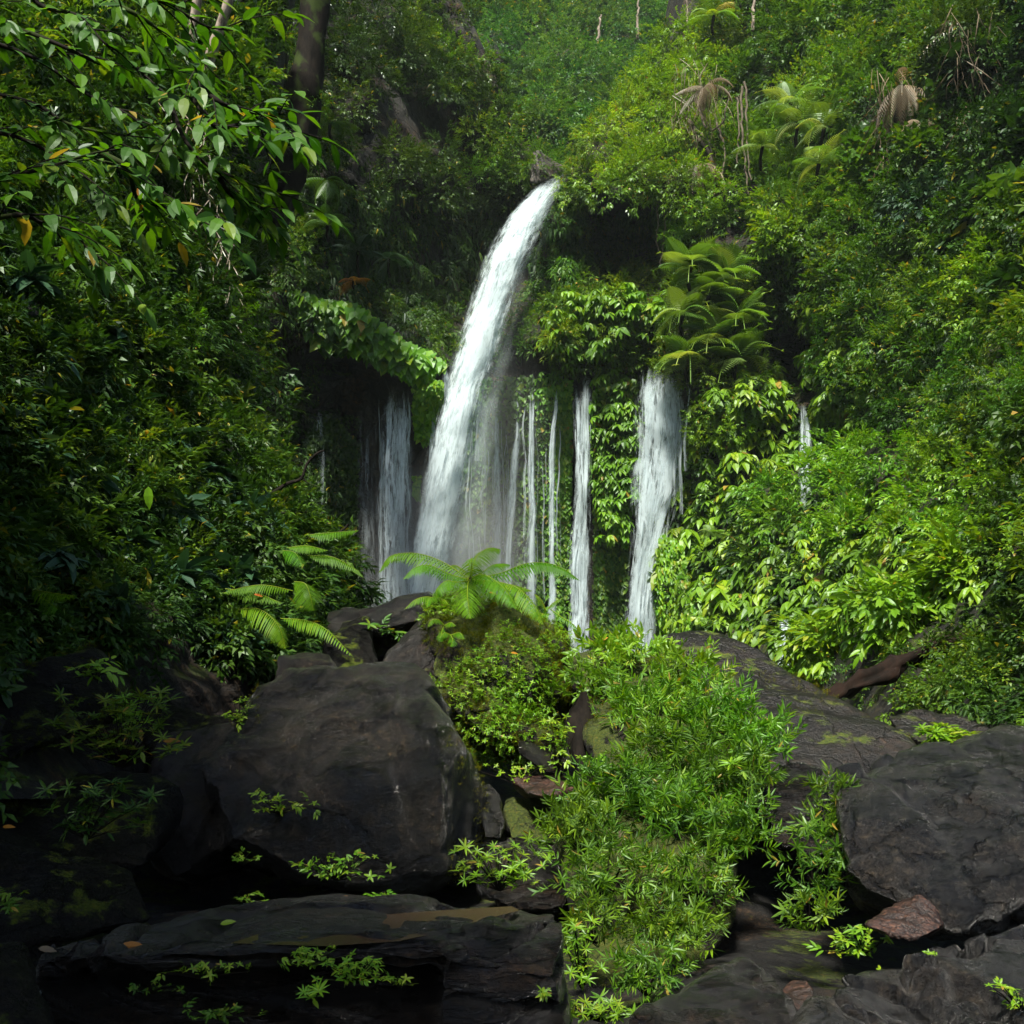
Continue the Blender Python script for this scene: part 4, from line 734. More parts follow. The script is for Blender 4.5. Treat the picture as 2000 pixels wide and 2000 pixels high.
mass('foliage', 'darker creeping growth between the bushes of the upper right hillside', [(1440, -60), (2060, -60), (2060, 820), (1880, 860), (1720, 860), (1600, 600), (1480, 640)], bowl_d, 'dark', both(SPRIGN, SPRIGF), 40, (24, 50), 60, 20, off=.2, droop=1.2, hole=.12)
mass('foliage', 'leafy cover on the hill above the view on the right', [(1400, -420), (2500, -420), (2500, -60), (1400, -60)], bowl_d, 'mid', SPRIG, 90, (50, 90), 45, 46, off=.5)
mass('foliage', 'leafy growth between the tree ferns and the shadowy right edge', [(1600, 600), (1760, 620), (2070, 540), (2070, 900), (1900, 900), (1780, 870), (1650, 840)], bowl_d, 'mid', both(SPRIG, SPRIGN), 46, (26, 54), 110, 26, off=.8, hole=.15, rough=.6)
mass('foliage', 'small-leaved mid green growth across the middle of the right slope', [(1480, 960), (1600, 900), (1780, 860), (1900, 880), (1960, 960), (1900, 1080), (1700, 1060), (1500, 1060)], bowl_d, 'bright', both(SPRIG, SPRIGN, SPRIGB), 42, (24, 48), 75, 27, off=.9, rough=.6)
mass('foliage', 'leafy slope carrying on beyond the right edge of the view', [(2060, -60), (2600, -60), (2600, 1500), (2060, 1500)], bowl_d, 'mid', both(SPRIG, RAGGED), 66, (46, 80), 60, 46, off=.5)
U = dict(up=.9, droop=.1, upright=True, rough=.3)
mass('foliage', 'drooping whorls of broad leaves carpeting the lower right slope', [(1285, 1010), (1400, 990), (1550, 1010), (1700, 1010), (1900, 1000), (1950, 1080), (1900, 1190), (1720, 1230), (1640, 1240), (1560, 1260), (1500, 1255), (1440, 1260), (1290, 1225)], bowl_d, 'bright', UMB, 29, (14, 32), 11, 42, off=.6, **U)
mass('foliage', 'shade-coloured lower leaves under the broad-leaved carpet of the right slope', [(1275, 980), (1400, 960), (1700, 980), (1960, 960), (1950, 1150), (1900, 1200), (1640, 1250), (1500, 1270), (1280, 1240)], bowl_d, 'dark', both(SPRIGB, UMB), 40, (18, 34), 22, 26, off=.1)  # dark leaf colour stands in for shade beneath the whorls
mass('foliage', 'bright drooping leaf whorls on the slope right of the wide waterfall', [(1300, 880), (1345, 790), (1480, 705), (1550, 770), (1560, 900), (1540, 990), (1400, 1010), (1290, 1000)], bowl_d, 'bright', UMB, 29, (14, 28), 11, 38, off=.8, hole=.06, **U)
mass('foliage', 'shade-coloured leaves behind the bright whorls right of the wide waterfall', [(1290, 900), (1345, 770), (1480, 700), (1700, 600), (1710, 850), (1560, 1000), (1290, 1010)], bowl_d, 'dark', both(SPRIG, SPRIGB), 38, (14, 30), 26, 20, off=.0, hole=.2)  # same dark underlayer: shade painted as leaf colour
mass('foliage', 'tumbling column of bright leaf whorls beside the small trickle', [(1590, 600), (1660, 600), (1690, 680), (1700, 860), (1660, 900), (1600, 890), (1590, 760), (1570, 700)], bowl_d, 'bright', UMB, 28, (14, 26), 11, 38, off=.7, **U)
mass('foliage', 'shadowy mixed leaves along the right edge of the view', [(1900, 820), (2080, 760), (2080, 1500), (1930, 1440), (1850, 1400), (1860, 1290), (1950, 1150), (1920, 1000)], bowl_d, 'dark', both(SPRIG, RAGGED), 42, (26, 56), 60, 34, off=.5, hole=.1)  # shadow along this edge comes from the dark leaf colour
mass('foliage', 'sunlit sprays among the shadowy leaves at the right edge', [(1880, 820), (2080, 760), (2080, 1100), (1950, 1150), (1900, 1000)], bowl_d, 'bright', both(SPRIGN, SPRIG), 52, (22, 44), 42, 34, off=.7, hole=.3)  # brighter leaf colour put in for sunlight
mass('foliage', 'weedy sprigs and small ferns around the fallen log', [(1640, 1300), (1760, 1260), (1880, 1230), (1960, 1260), (1960, 1400), (1750, 1400)], bowl_d, 'mid', both(SPRIGF, FERNH, SPRIG), 30, (16, 32), 46, 26, off=2.2, hole=.12)
mass('foliage', 'leafy growth on the rock around the ledge bush and the fan-leaved palms', [(1060, 620), (1120, 560), (1250, 520), (1340, 470), (1480, 520), (1500, 740), (1330, 770), (1250, 720), (1060, 720)], bowl_d, 'mid', both(SPRIG, SPRIGN, FERNH[:1]), 30, (16, 32), 60, 20, off=.5, hole=.05, rough=.5)
# leafy ledge and column between the falls
shrub('broad bush of drooping leaf whorls on the ledge between the two right waterfalls', 1180, 650, 125, 72, bowl_d, 'bright', UMB, 360, 32, up=.9, droop=.1, upright=True, lobes=7, off=.5, Y=46.5)
shrub('long hanging column of large leaves between the two right waterfalls', 1202, 885, 46, 200, bowl_d, 'bright', UMB, 760, 29, up=.9, droop=.1, upright=True, lobes=6, off=.4, Y=45.6, name='climber', cat='climbing plant')
shrub('small tuft of leaf whorls hanging at the top of the narrow creeper strips', 1078, 745, 30, 56, bowl_d, 'bright', UMB, 60, 22, up=.9, droop=.1, upright=True, lobes=2, Y=47.5, name='climber', cat='climbing plant')
def creeper(label, poly, size, mat='bright', n=900, D=None, seed=0, thick=.25, proto=HEART, name='creeper'):
    SEED[0] += 1; x, y = scatter_px(poly, math.sqrt(abs(sum(a[0] * b_[1] - b_[0] * a[1] for a, b_ in zip(poly, poly[1:] + poly[:1]))) / 2 / n), seed=SEED[0])
    d = (np.minimum(bowl_d(x, y), BOWL(x, y)) - (1.1 if y.mean() > 740 and x.mean() > 700 else 0) if D is None else np.interp(y, *D)) - .15 - thick * rng.random(len(x)); c = Cloud(); g = rng.normal(0, 1, (len(x), 3))
    Z = unit(np.array([0, -1, .55]) + .28 * g); X, Y, Z = frames(Z, np.array([0, -.35, -1]) + .3 * rng.normal(0, 1, (len(x), 3)))
    c.put([proto], P(x, y, d), X, Y, Z, size * d / F * rng.uniform(.7, 1.2, len(x)), .5 + .2 * rng.normal(0, 1, len(x)))
    org = P(x.mean(), y.min(), d.mean())
    return tag(c.build(name, G[mat], origin=org), label, 'creeper')
creeper('heart-leaved creeper spilling down the sloping ledge left of the main jet', [(625, 585), (690, 590), (740, 625), (790, 665), (850, 690), (872, 712), (830, 738), (780, 730), (720, 700), (670, 680), (630, 650)], 23, n=620, D=([580, 740], [42.5, 44.2]), thick=1.6)
creeper('darker heart-leaved creeper over the hollow at the left wall', [(560, 560), (640, 585), (690, 680), (640, 690), (580, 640)], 22, 'mid', n=240, D=([560, 700], [41.5, 43]), thick=1.4)
creeper('mossy creeper patch between the streaky curtain and the main jet', [(806, 745), (866, 742), (866, 790), (848, 830), (845, 870), (815, 860), (806, 800)], 12, n=420, thick=.5)
creeper('small creeper tuft under the mossy patch left of the main jet', [(808, 930), (822, 930), (822, 975), (808, 970)], 10, n=70)
creeper('narrow creeper strip right of the bare brown rock', [(1048, 800), (1068, 790), (1066, 1000), (1060, 1200), (1048, 1190), (1046, 950)], 9, 'mid', n=650)
creeper('long creeper strip left of the bright narrow waterfall', [(1082, 800), (1100, 740), (1118, 740), (1116, 900), (1112, 1050), (1104, 1200), (1086, 1210), (1086, 1000)], 9, n=1100)
creeper('dull creeper strip at the foot of the large leafy column', [(1162, 1080), (1218, 1080), (1216, 1240), (1164, 1240)], 10, 'mid', n=620)
creeper('dim creeper covering the shaded wall left of the veil', [(640, 800), (700, 860), (700, 1140), (600, 1140), (590, 860)], 11, 'dark', n=1500)
mass('foliage', 'bright small leaves fringing the ridge just right of the waterfall lip', [(1084, 380), (1112, 345), (1150, 350), (1140, 430), (1122, 520), (1130, 620), (1084, 620), (1084, 500)], bowl_d, 'mid', [SPRIGF[0], HEART], 15, (7, 15), 34, 9, off=.6, droop=1.2)
creeper('bright small-leaved creeper cushion at right of the wide waterfall foot', [(1275, 1180), (1290, 1040), (1330, 1060), (1360, 1200), (1340, 1240), (1280, 1235)], 11, 'yellow', n=1300, thick=.8)
creeper('pale heart-leaved creeper spread on the gap of the small trickle', [(1590, 860), (1640, 880), (1640, 930), (1600, 940)], 12, n=120)
creeper('mottled green creeper film on the rock wall behind the middle strands', [(905, 740), (1045, 730), (1045, 1240), (880, 1240), (900, 1000)], 12, 'mid', n=1900)
creeper('bright green creeper ribs right of the bare brown rock', [(1046, 760), (1116, 740), (1116, 1220), (1050, 1230)], 10, 'bright', n=900)
creeper('green creeper edge along the left of the wide right waterfall', [(1160, 760), (1240, 740), (1232, 1000), (1222, 1240), (1160, 1240)], 11, 'mid', n=1500)
# distinguishable bushes and small trees
B_ = [
 ('round yellow-green bush just above the wide waterfall on the right', 1410, 830, 62, 46, 'yellow', SPRIG, 420, 15),
 ('airy pale green bush above the right side broad-leaved column', 1720, 780, 62, 60, 'palm', SPRIGN, 420, 18),
 ('glossy-leaved small tree left of the dark cave on the right slope', 1545, 470, 66, 50, 'bright', SPRIGB, 300, 24),
 ('grey-green small tree directly above the dark cave', 1530, 590, 66, 50, 'mid', SPRIGB, 300, 23),
 ('golden-green leafy tree at the right edge halfway up the hillside', 1925, 570, 80, 85, 'yellow', SPRIG, 620, 26),
 ('yellow-green sprays hanging below the golden tree at right edge', 1985, 660, 40, 60, 'yellow', RAGGED, 150, 26),
 ('bluish leafy shrub on the right hillside under the dead fronds', 1830, 400, 80, 45, 'blue', SPRIGB, 300, 26),
 ('bright feathery tree right of the tall palm cluster', 1660, 160, 75, 55, 'bright', SPRIGF, 480, 22),
 ('rounded yellow-green tree above the lip by the lianas', 1270, 170, 52, 60, 'yellow', SPRIG, 360, 16),
 ('rounded tree crown behind the waterfall lip', 1130, 140, 60, 44, 'far', SPRIG, 330, 15),
 ('leafy tree crown left of the lip overhanging the dark cliff', 975, 300, 52, 60, 'mid', SPRIG, 380, 14),
 ('branchy shrub jutting over the dark hollow left of the lip', 950, 335, 55, 24, 'bright', SPRIGN, 160, 17),
 ('soft green bushy tree at the edge of the left hillside', 552, 480, 62, 72, 'mid', SPRIGF, 620, 17),
 ('bushy crown on the ridge left of the far hill', 860, 120, 60, 60, 'mid', SPRIG, 380, 16),
 ('spreading tree on the upper hill by the thin white trunks', 1160, 60, 70, 40, 'far', SPRIGF, 330, 17),
 ('bright bush spilling below the lianas on the right cliff', 1400, 415, 70, 40, 'bright', SPRIG, 420, 16),
 ('broad bright bush hanging left of the tall fan palms', 1350, 460, 60, 34, 'bright', SPRIGN, 300, 17),
 ('leafy mound at right of the tree ferns on the slope', 1850, 900, 75, 50, 'bright', SPRIG, 480, 22),
 ('vine-draped shrub on the upper hillside left of dead fronds', 1560, 90, 70, 48, 'mid', SPRIG, 400, 19),
 ('dark leafy shrub in the upper right corner', 1900, 90, 90, 70, 'dark', SPRIG, 480, 30),  # corner and edge shrubs darkened by leaf colour, as if in shade
 ('dim leafy shrub at the right edge below the corner', 1950, 300, 70, 90, 'dark', SPRIG, 460, 30),
 ('heart-leaved vine mound left of the dead grey fronds', 1700, 330, 60, 70, 'mid', [HEART], 420, 15),
 ('heart-leaved vine mound right of dead grey fronds', 1790, 330, 50, 80, 'mid', [HEART], 400, 15),
]
FT = [('darkest round tree high on the far hill', 1010, 30, 46, 36, 'mid', SPRIG), ('pale tree crown left of the thin white trunks on the far hill', 1090, 40, 44, 40, 'far', SPRIG), ('wide crown at the very top of the far hill', 1200, -10, 56, 34, 'far', SPRIGF), ('bright crown right below the tallest white trunk', 1175, 130, 40, 34, 'bright', SPRIG),
 ('dim tree crown in the notch behind the lip', 1100, 250, 40, 34, 'mid', SPRIG), ('small crown directly above the pale lip rock', 1060, 250, 34, 36, 'far', SPRIG), ('layered tree crown half way up the far hill', 1040, 160, 50, 38, 'far', SPRIGN), ('leafy crown on the far hill left of the bright young palm', 1270, 60, 44, 46, 'far', SPRIG),
 ('spreading crown at left end of the far hill', 940, 20, 50, 40, 'mid', SPRIGN), ('umbrella-shaped crown on the far hill above the notch', 1140, 200, 44, 26, 'far', SPRIGF)]
B_ += [(a, b1, c1, d1, e1, f1, g1, 420, 16) for (a, b1, c1, d1, e1, f1, g1) in FT]
for (lab, px, py, rx, ry, mat, pr, n, sz) in B_:
    d = far_d if 'behind the waterfall lip' in lab or 'thin white trunks' in lab or lab in [a[0] for a in FT] else bowl_d
    shrub(lab, px, py, rx, ry, d, mat, pr, int(n * 1.25), sz, off=1.3 if d is far_d else .8, name='tree' if lab in [a[0] for a in FT] or 'tree' in lab.split(' at ')[0].split(' right of ')[0] else 'shrub', cat='tree' if lab in [a[0] for a in FT] or 'tree' in lab.split(' at ')[0] else 'shrub', rough=.5, lobes=5)
shrub('sunlit yellow bush of large leaves on the slope above the dome boulder', 1620, 1262, 85, 52, bowl_d, 'yellow', SPRIGB, 330, 42, lobes=5, off=.9)
shrub('glossy green large-leaved bush above the fallen log', 1770, 1205, 130, 60, bowl_d, 'bright', SPRIGB, 560, 46, lobes=7, off=.9)
shrub('yellow-tinged large-leaved bush at the right end of the slope', 1890, 1130, 70, 70, bowl_d, 'bright', SPRIGB, 330, 48, lobes=5, off=.9)
shrub('fresh green bush tucked behind the left end of the dome boulder', 1570, 1320, 50, 24, bowl_d, 'bright', RAGGED, 90, 40, lobes=3, off=.6)
shrub('long-leaved weed clump between dome boulder and cracked boulder', 1840, 1452, 55, 40, bowl_d, 'yellow', LANCE, 70, 42, lobes=3, Y=8.6, upright=True, up=.8)

# palms and tree ferns: trunk + fronds, each frond a part
def palm(label, px, py, Y, n, L, mat='palm', protos=None, name='palm', cat='palm', trunk=1.0, spread=(-.5, .9), seed=0, dead=0, group=None, wide=1.0):
    SEED[0] += 1; g = np.random.default_rng(SEED[0]); s = Y / F; top = P(px, py, Y); root = empty(name, top - np.array([0, 0, trunk * L * s])); tag(root, label, cat, group)
    if trunk > 0.05:
        b = Buf(); tube(b, curve([top - np.array([0, -.2 * L * s, trunk * L * s]), top - np.array([.04 * L * s, -.1 * L * s, trunk * .5 * L * s]), top], 8), .045 * L * s, 7, wob=.3); b.build('trunk', G['bark'], root, smooth=True)
    for k in range(n):
        a = 2 * math.pi * k / n + g.uniform(-.3, .3); e = g.uniform(*spread)
        tip = np.array([math.cos(a) * math.cos(e), math.sin(a) * math.cos(e) * .8 - .15, math.sin(e)])
        c = Cloud(); X, Yv, Z = frames(np.array([[0, -.05, 1.0]]) - 0 * tip, tip[None])
        isd = k < dead
        c.put(protos or PALMF, top[None], X * wide, Yv, Z, np.array([L * s * g.uniform(.8, 1.15)]), np.array([.5 + g.uniform(-.25, .25)]))
        c.build('frond', G['dead'] if isd else (G[mat] if isinstance(mat, str) else mat), root)
    return root
palm('dead palm stump with hanging grey-brown fronds on the upper right hillside', 1762, 165, 37.6, 14, 115, 'dead', trunk=.8, spread=(-1.5, .1), wide=.4)
palm('second dead palm with bleached fronds lower on the right hillside', 1800, 240, 36, 10, 90, 'dead', trunk=.5, spread=(-1.5, .1), wide=.4)
palm('withered palm with brown fronds by the vines near the lip', 1365, 320, 46.6, 12, 85, 'dead', trunk=.3, spread=(-1.5, .1), wide=.4)
palm('withered grey palm fronds under the upper right corner', 1880, 40, 37, 10, 125, 'dead', trunk=.4, spread=(-1.5, .1), wide=.4)
pl = [('feathery palm highest in the cluster on the upper right slope', 1545, 200, 46, 64), ('feathery palm leaning left in the upper right cluster', 1560, 240, 45, 60), ('feathery palm in the middle of the upper right cluster', 1610, 250, 44.5, 62),
      ('shaggy palm lowest in the upper right cluster', 1600, 320, 43.5, 62), ('palm with yellowing fronds at left of the upper right cluster', 1490, 285, 46, 56)]
for lab, px, py, Y, L in pl: palm(lab, px, py, Y - 2.4, 12, L * 1.25, 'palm', trunk=.6, spread=(-.5, 1.0))
fp = [('fan-leaved palm at the top of the bright palm group', 1350, 510), ('fan-leaved palm at the top right of the bright palm group', 1420, 530), ('fan-leaved palm in upper middle of the bright palm group', 1385, 565), ('fan-leaved palm at left middle of the bright palm group', 1335, 600),
      ('fan-leaved palm at right middle of the bright palm group', 1440, 610), ('fan-leaved palm low in the bright palm group', 1390, 650), ('fan-leaved palm lowest right in the bright palm group', 1440, 690), ('fan-leaved palm lowest left in the bright palm group', 1345, 690)]
for lab, px, py in fp: palm(lab, px, py + 12, 40.4, 15, 82, 'palm', protos=PALMW, trunk=.5, spread=(-.4, 1.2), wide=1.1)
palm('tree fern with arching yellow fronds on the right hillside', 1752, 605, 35, 9, 88, 'palm', protos=PALMF, trunk=1.2, spread=(-.2, .9), name='tree_fern', cat='tree fern')
palm('tree fern with spreading fronds below the arching yellow one', 1740, 680, 34.5, 9, 64, 'palm', protos=FERNH, trunk=.6, spread=(-.5, .5), name='tree_fern', cat='tree fern')
palm('pale tree fern right of the pair on the right hillside', 1825, 665, 32, 9, 66, 'palm', protos=PALMF, trunk=.6, spread=(-.4, .6), name='tree_fern', cat='tree fern')
palm('withered palm with hanging pale fronds between lip vines and lianas', 1375, 170, 46.5, 12, 80, 'dead', trunk=.3, spread=(-1.5, .1), wide=.4)
palm('small palm with folded fans above the leafy mound at right', 1850, 805, 26, 8, 70, 'palm', protos=PALMF, trunk=.6, spread=(-.5, .9))
palm('small green palm growing among the broad-leaved carpet', 1445, 1010, 38.5, 8, 46, 'palm', protos=PALMW, trunk=.3, spread=(-.3, .8))
palm('little palm with folded leaves among whorls beside it', 1390, 1040, 37.5, 8, 42, 'palm', protos=PALMW, trunk=.3, spread=(-.4, .6))
palm('dim palm with drooping fronds on the shaded left cliff', 700, 490, 42, 10, 66, 'blue', protos=PALMF, trunk=.7, spread=(-.9, .4))
palm('dim fan palm right of the drooping one on the left cliff', 760, 505, 43.5, 8, 56, 'blue', protos=PALMW, trunk=.6, spread=(-1.0, .3))
palm('dim palm beside the dark trunk on the left cliff', 645, 240, 40, 8, 70, 'mid', protos=PALMF, trunk=.4, spread=(-.7, .3))
palm('dim palm hanging below the dark trunk fork', 640, 350, 40, 8, 66, 'mid', protos=PALMF, trunk=.4, spread=(-1.2, -.1))
palm('dim palm with upright fronds at the edge of the left cliff', 640, 440, 40, 9, 66, 'mid', protos=PALMF, trunk=.4, spread=(-.3, 1.0))
palm('small palm with orange dying fronds on the left cliff', 690, 548, 41.5, 5, 44, 'orange', protos=PALMF, trunk=.3, spread=(-.3, .4))
palm('bright young palm high on the far hill at upper right', 1395, 30, 55, 9, 62, 'yellow', protos=PALMF, trunk=.5, spread=(-.4, 1.0))
palm('small fan palm beside the pale forked trunks on the left hillside', 338, 170, 19, 7, 34, 'blue', protos=PALMW, trunk=.3, spread=(-.3, 1.1))

# lianas, hanging roots, pale trunks
def vines(label, items, mat='vine', name='liana', cat='liana'):
    for k, (lab, pts, r) in enumerate(items):
        b = Buf(); q = P([p[0] for p in pts], [p[1] for p in pts], [p[2] for p in pts]); q = curve(q, 16); q += .0006 * q[:, 1:2] * rng.normal(0, 1, q.shape)
        tube(b, q, np.linspace(r, r * .6, 16), 5)
        tag(b.build(name, G[mat], smooth=True, parent=(rt := empty(name, q[0])) if cat == 'tree' else None, origin=None if cat == 'tree' else q[0]), None if cat == 'tree' else lab, None if cat == 'tree' else cat)
        if cat == 'tree': COL.objects[-1].name = 'trunk'; tag(rt, lab, cat)
vines('', [
 ('pale straight liana hanging left of the palm cluster', [(1448, 170, 46.5), (1450, 260, 45.8), (1462, 380, 45.2)], .07),
 ('pale straight liana second from the left by the palm cluster', [(1456, 160, 46.5), (1460, 270, 45.8), (1466, 350, 45.2)], .06),
 ('thin liana bending right beside the pale straight ones', [(1440, 190, 46.5), (1443, 250, 45.8), (1440, 320, 45.4)], .05),
 ('looping liana under the dry root tangle', [(1360, 190, 48), (1380, 250, 47.4), (1410, 240, 47), (1425, 180, 47)], .06),
 ('crooked liana hanging in the dark gap left of the palms', [(1400, 240, 47.5), (1415, 290, 47), (1410, 350, 46.6)], .07),
 ('twisting liana dropping into the overhang right of the jet', [(1278, 380, 47.2), (1286, 430, 47.4), (1282, 470, 47.6), (1294, 510, 47.8)], .05),
 ('second twisting liana in the overhang right of the jet', [(1294, 385, 47.2), (1298, 450, 47.4), (1290, 520, 47.8)], .04),
 ('brown root strand trailing down the right cliff edge', [(1340, 230, 48.5), (1385, 300, 47.5), (1400, 350, 46.8), (1440, 365, 46)], .12),
 ('grey root hanging at the upper right near the corner', [(1905, 10, 38), (1870, 60, 38), (1860, 110, 37.5)], .10),
 ('slanting dry branch crossing the upper right hillside', [(1700, 240, 40), (1800, 200, 39), (1850, 130, 39)], .06)])
vines('', [('thin bare white trunk on the far hill, tallest of them', [(1164, 110, 88), (1170, 60, 88), (1174, 30, 88)], .16),
 ('thin bare white trunk at the top of the far hill', [(1246, 75, 100), (1246, 30, 100), (1247, -10, 100)], .16),
 ('slim pale trunk beside the bright young palm', [(1345, 75, 60), (1342, 30, 60), (1340, -20, 60)], .10),
 ('slim pale trunk left of the upper right vines', [(1470, 60, 52), (1472, 20, 52), (1476, -30, 52)], .10)], 'pale', 'bare_tree', 'tree')
def root_tangle(label, poly, n, Y0, mat='dead', r=.03, ln=90):
    SEED[0] += 1; g = np.random.default_rng(SEED[0]); x, y = scatter_px(poly, 14, seed=SEED[0]); b = Buf(); idx = g.permutation(len(x))[:n]
    for k in idx:
        d = Y0 - g.uniform(0, 1.0); l = g.uniform(.4, 1) * ln; dx = g.normal(0, .45) * l; p0 = P(x[k], y[k], d)
        tube(b, curve([p0, P(x[k] + dx * .4 + g.normal(0, 5), y[k] + l * .4, d - .3), P(x[k] + dx, y[k] + l, d)], 7), .55 * r * g.uniform(.5, 1.4), 3, r=g.random())
    return tag(b.build('dry_vine', G[mat], origin=P(x.mean(), y.min(), Y0)), label, 'dry vines', kind='stuff')
root_tangle('tangle of dry grey vines and roots hanging right of the lip', [(1310, 110), (1400, 120), (1420, 200), (1390, 300), (1350, 260), (1310, 230)], 130, 48.5)
root_tangle('dry brown twigs and roots on the sunlit patch of the left hillside', [(300, 180), (400, 200), (470, 560), (450, 720), (360, 640), (300, 420)], 170, 17.5, r=.012, ln=70)
root_tangle('bleached hanging fronds and twigs on the upper right hillside', [(1700, 120), (1810, 150), (1790, 380), (1720, 360)], 90, 38.5, r=.03, ln=80)
root_tangle('grey withered strands near the upper right corner', [(1850, 0), (1960, 20), (1930, 260), (1860, 240)], 60, 35, r=.03, ln=90)

# ------------------------------------------------------------------ near left hillside
ledge = lambda py0, py1, x0=-60: [(x0, py0)] + [(float(left_edge(y)) - 4, y) for y in np.linspace(py0, py1, 9)] + [(x0, py1)]
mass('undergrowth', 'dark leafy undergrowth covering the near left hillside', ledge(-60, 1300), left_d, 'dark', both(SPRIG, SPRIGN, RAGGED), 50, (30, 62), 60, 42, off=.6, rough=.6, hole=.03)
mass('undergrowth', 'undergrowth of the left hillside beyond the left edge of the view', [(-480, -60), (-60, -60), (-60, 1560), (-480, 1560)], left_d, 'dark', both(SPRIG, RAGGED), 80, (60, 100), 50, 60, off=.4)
mass('undergrowth', 'mid green leaves and sprays over the upper left hillside', ledge(-40, 520), left_d, 'mid', both(SPRIG, SPRIGN), 52, (26, 50), 42, 30, off=.9, hole=.3)
mass('undergrowth', 'sunlit small leaves on the right-hand brow of the left hillside', [(300, 430), (480, 470), (500, 640), (500, 760), (525, 850), (500, 880), (420, 760), (330, 640)], left_d, 'bright', both(SPRIGF, SPRIG), 30, (18, 34), 46, 20, off=.8, hole=.2)  # sunlit patch painted by using the brighter leaf colour
mass('undergrowth', 'mid green sprays over the middle of the left hillside', ledge(620, 1180), left_d, 'mid', both(SPRIGN, SPRIG, RAGGED), 52, (24, 50), 34, 36, off=1.0, hole=.35)
mass('undergrowth', 'feathery green growth at the lower brow of the left hillside', [(430, 900), (560, 900), (600, 1000), (680, 1080), (700, 1190), (560, 1180), (480, 1060)], left_d, 'mid', both(SPRIGN, FERNH), 40, (24, 40), 40, 36, off=.9, hole=.15)
big = leaf_big(w=.40, fold=.10, droop=.45); BIGW = [whorl(5, 300 + s, big, el=.1, ls=.9) for s in range(3)]
bl = [(60, 690), (215, 800), (320, 860), (390, 930), (470, 990), (250, 1060), (330, 1010), (40, 860), (150, 930), (210, 1180), (90, 1100), (330, 1130), (440, 1130), (560, 1010), (30, 560), (180, 640), (500, 1230), (420, 1240)]
names = ['below the overhanging branches at the left edge', 'left of the yellow hanging leaf', 'with leaves drooping over the middle of the left hillside', 'just right of the hanging yellow leaf', 'under the bare twigs at the hillside brow', 'in the dark hollow of the left hillside', 'between the two drooping plants of the left hillside', 'at the left edge below the brow leaves', 'in deep shade near the left edge', 'low on the left hillside above the mossy rock', 'in the darkest part of the left edge', 'left of the small ferns', 'just above the small ferns on the lower hillside', 'with two rounded leaves beside the bare twigs', 'at the left edge level with the lit brow', 'behind the hanging branches on the left', 'just below the small ferns', 'in shade left of the lowest fern']
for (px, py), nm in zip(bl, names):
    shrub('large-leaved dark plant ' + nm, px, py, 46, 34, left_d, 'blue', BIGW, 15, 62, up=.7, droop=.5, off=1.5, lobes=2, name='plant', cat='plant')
# ferns on the left brow
def frond(b, pts, pl, n=30, droop=.55, w=.46, lean=(0, -.25, 1), r=.5, rr=.006):
    """one fern frond along a world polyline: stalk and rows of narrow leaflets, hanging a little"""
    q = curve(pts, n + 4); T = unit(np.gradient(q, axis=0)); N0 = unit(np.asarray(lean, float)); S = unit(np.cross(T, N0)); N = np.cross(S, T)
    tube(b, q, np.linspace(rr, rr * .25, len(q)), 4, r=.95); L = float(np.linalg.norm(np.diff(q, axis=0), axis=1).sum())
    for k in range(2, len(q)):
        f = k / (len(q) - 1); l = pl * (min(1, (f + .02) / .30) ** .8) * (1 - max(0, (f - .35) / .65) ** 1.8) ** .9 + .004
        sp = L / (n + 4) * .5 * w * 3.2
        for sd in (-1, 1):
            dr = droop + random.uniform(-.1, .1); d = unit(S[k] * sd * math.cos(dr) - N[k] * math.sin(dr) * .5 + T[k] * .30 - UP * math.sin(dr) * .6)
            p0 = q[k]; l2 = l * random.uniform(.88, 1.1); h = T[k] * sp * .5
            m1 = p0 + d * l2 * .35 + N[k] * .05 * l2; m2 = p0 + d * l2 * .7 - UP * .04 * l2; tip = p0 + d * l2 - UP * .18 * l2
            b.add([p0 - h * .6, p0 + h * .6, m1 - h, m1 + h, m2 - h * .8, m2 + h * .8, tip], [(0, 2, 1), (1, 2, 3), (2, 4, 3), (3, 4, 5), (4, 6, 5)], None, np.clip(r + random.uniform(-.2, .2), 0, .97))
def fern(label, base, Y, fr, pl, mat='fern', name='fern', rr=.006, crown=True, n=30, trunk=None):
    """fr: fronds, each a list of (photo x, photo y, distance offset)"""
    root = empty(name, P(*base, Y)); tag(root, label, 'fern')
    if trunk: b = Buf(); tube(b, curve(P([base[0], base[0] + 2, base[0]], [base[1] + trunk, base[1] + trunk * .5, base[1]], [Y + .1] * 3), 8), np.linspace(.06, .045, 8), 9, wob=.6); b.build('trunk', G['bark'], root, smooth=True)
    for f in fr:
        wd = 1.0
        if isinstance(f[0], (int, float)): wd, f = f[0], f[1]
        b = Buf(); pts = [P(x, y, Y + d) for x, y, d in f]; frond(b, pts, pl * wd, n=n, rr=rr, r=random.uniform(.3, .6)); b.build('frond', G[mat], root)
    return root
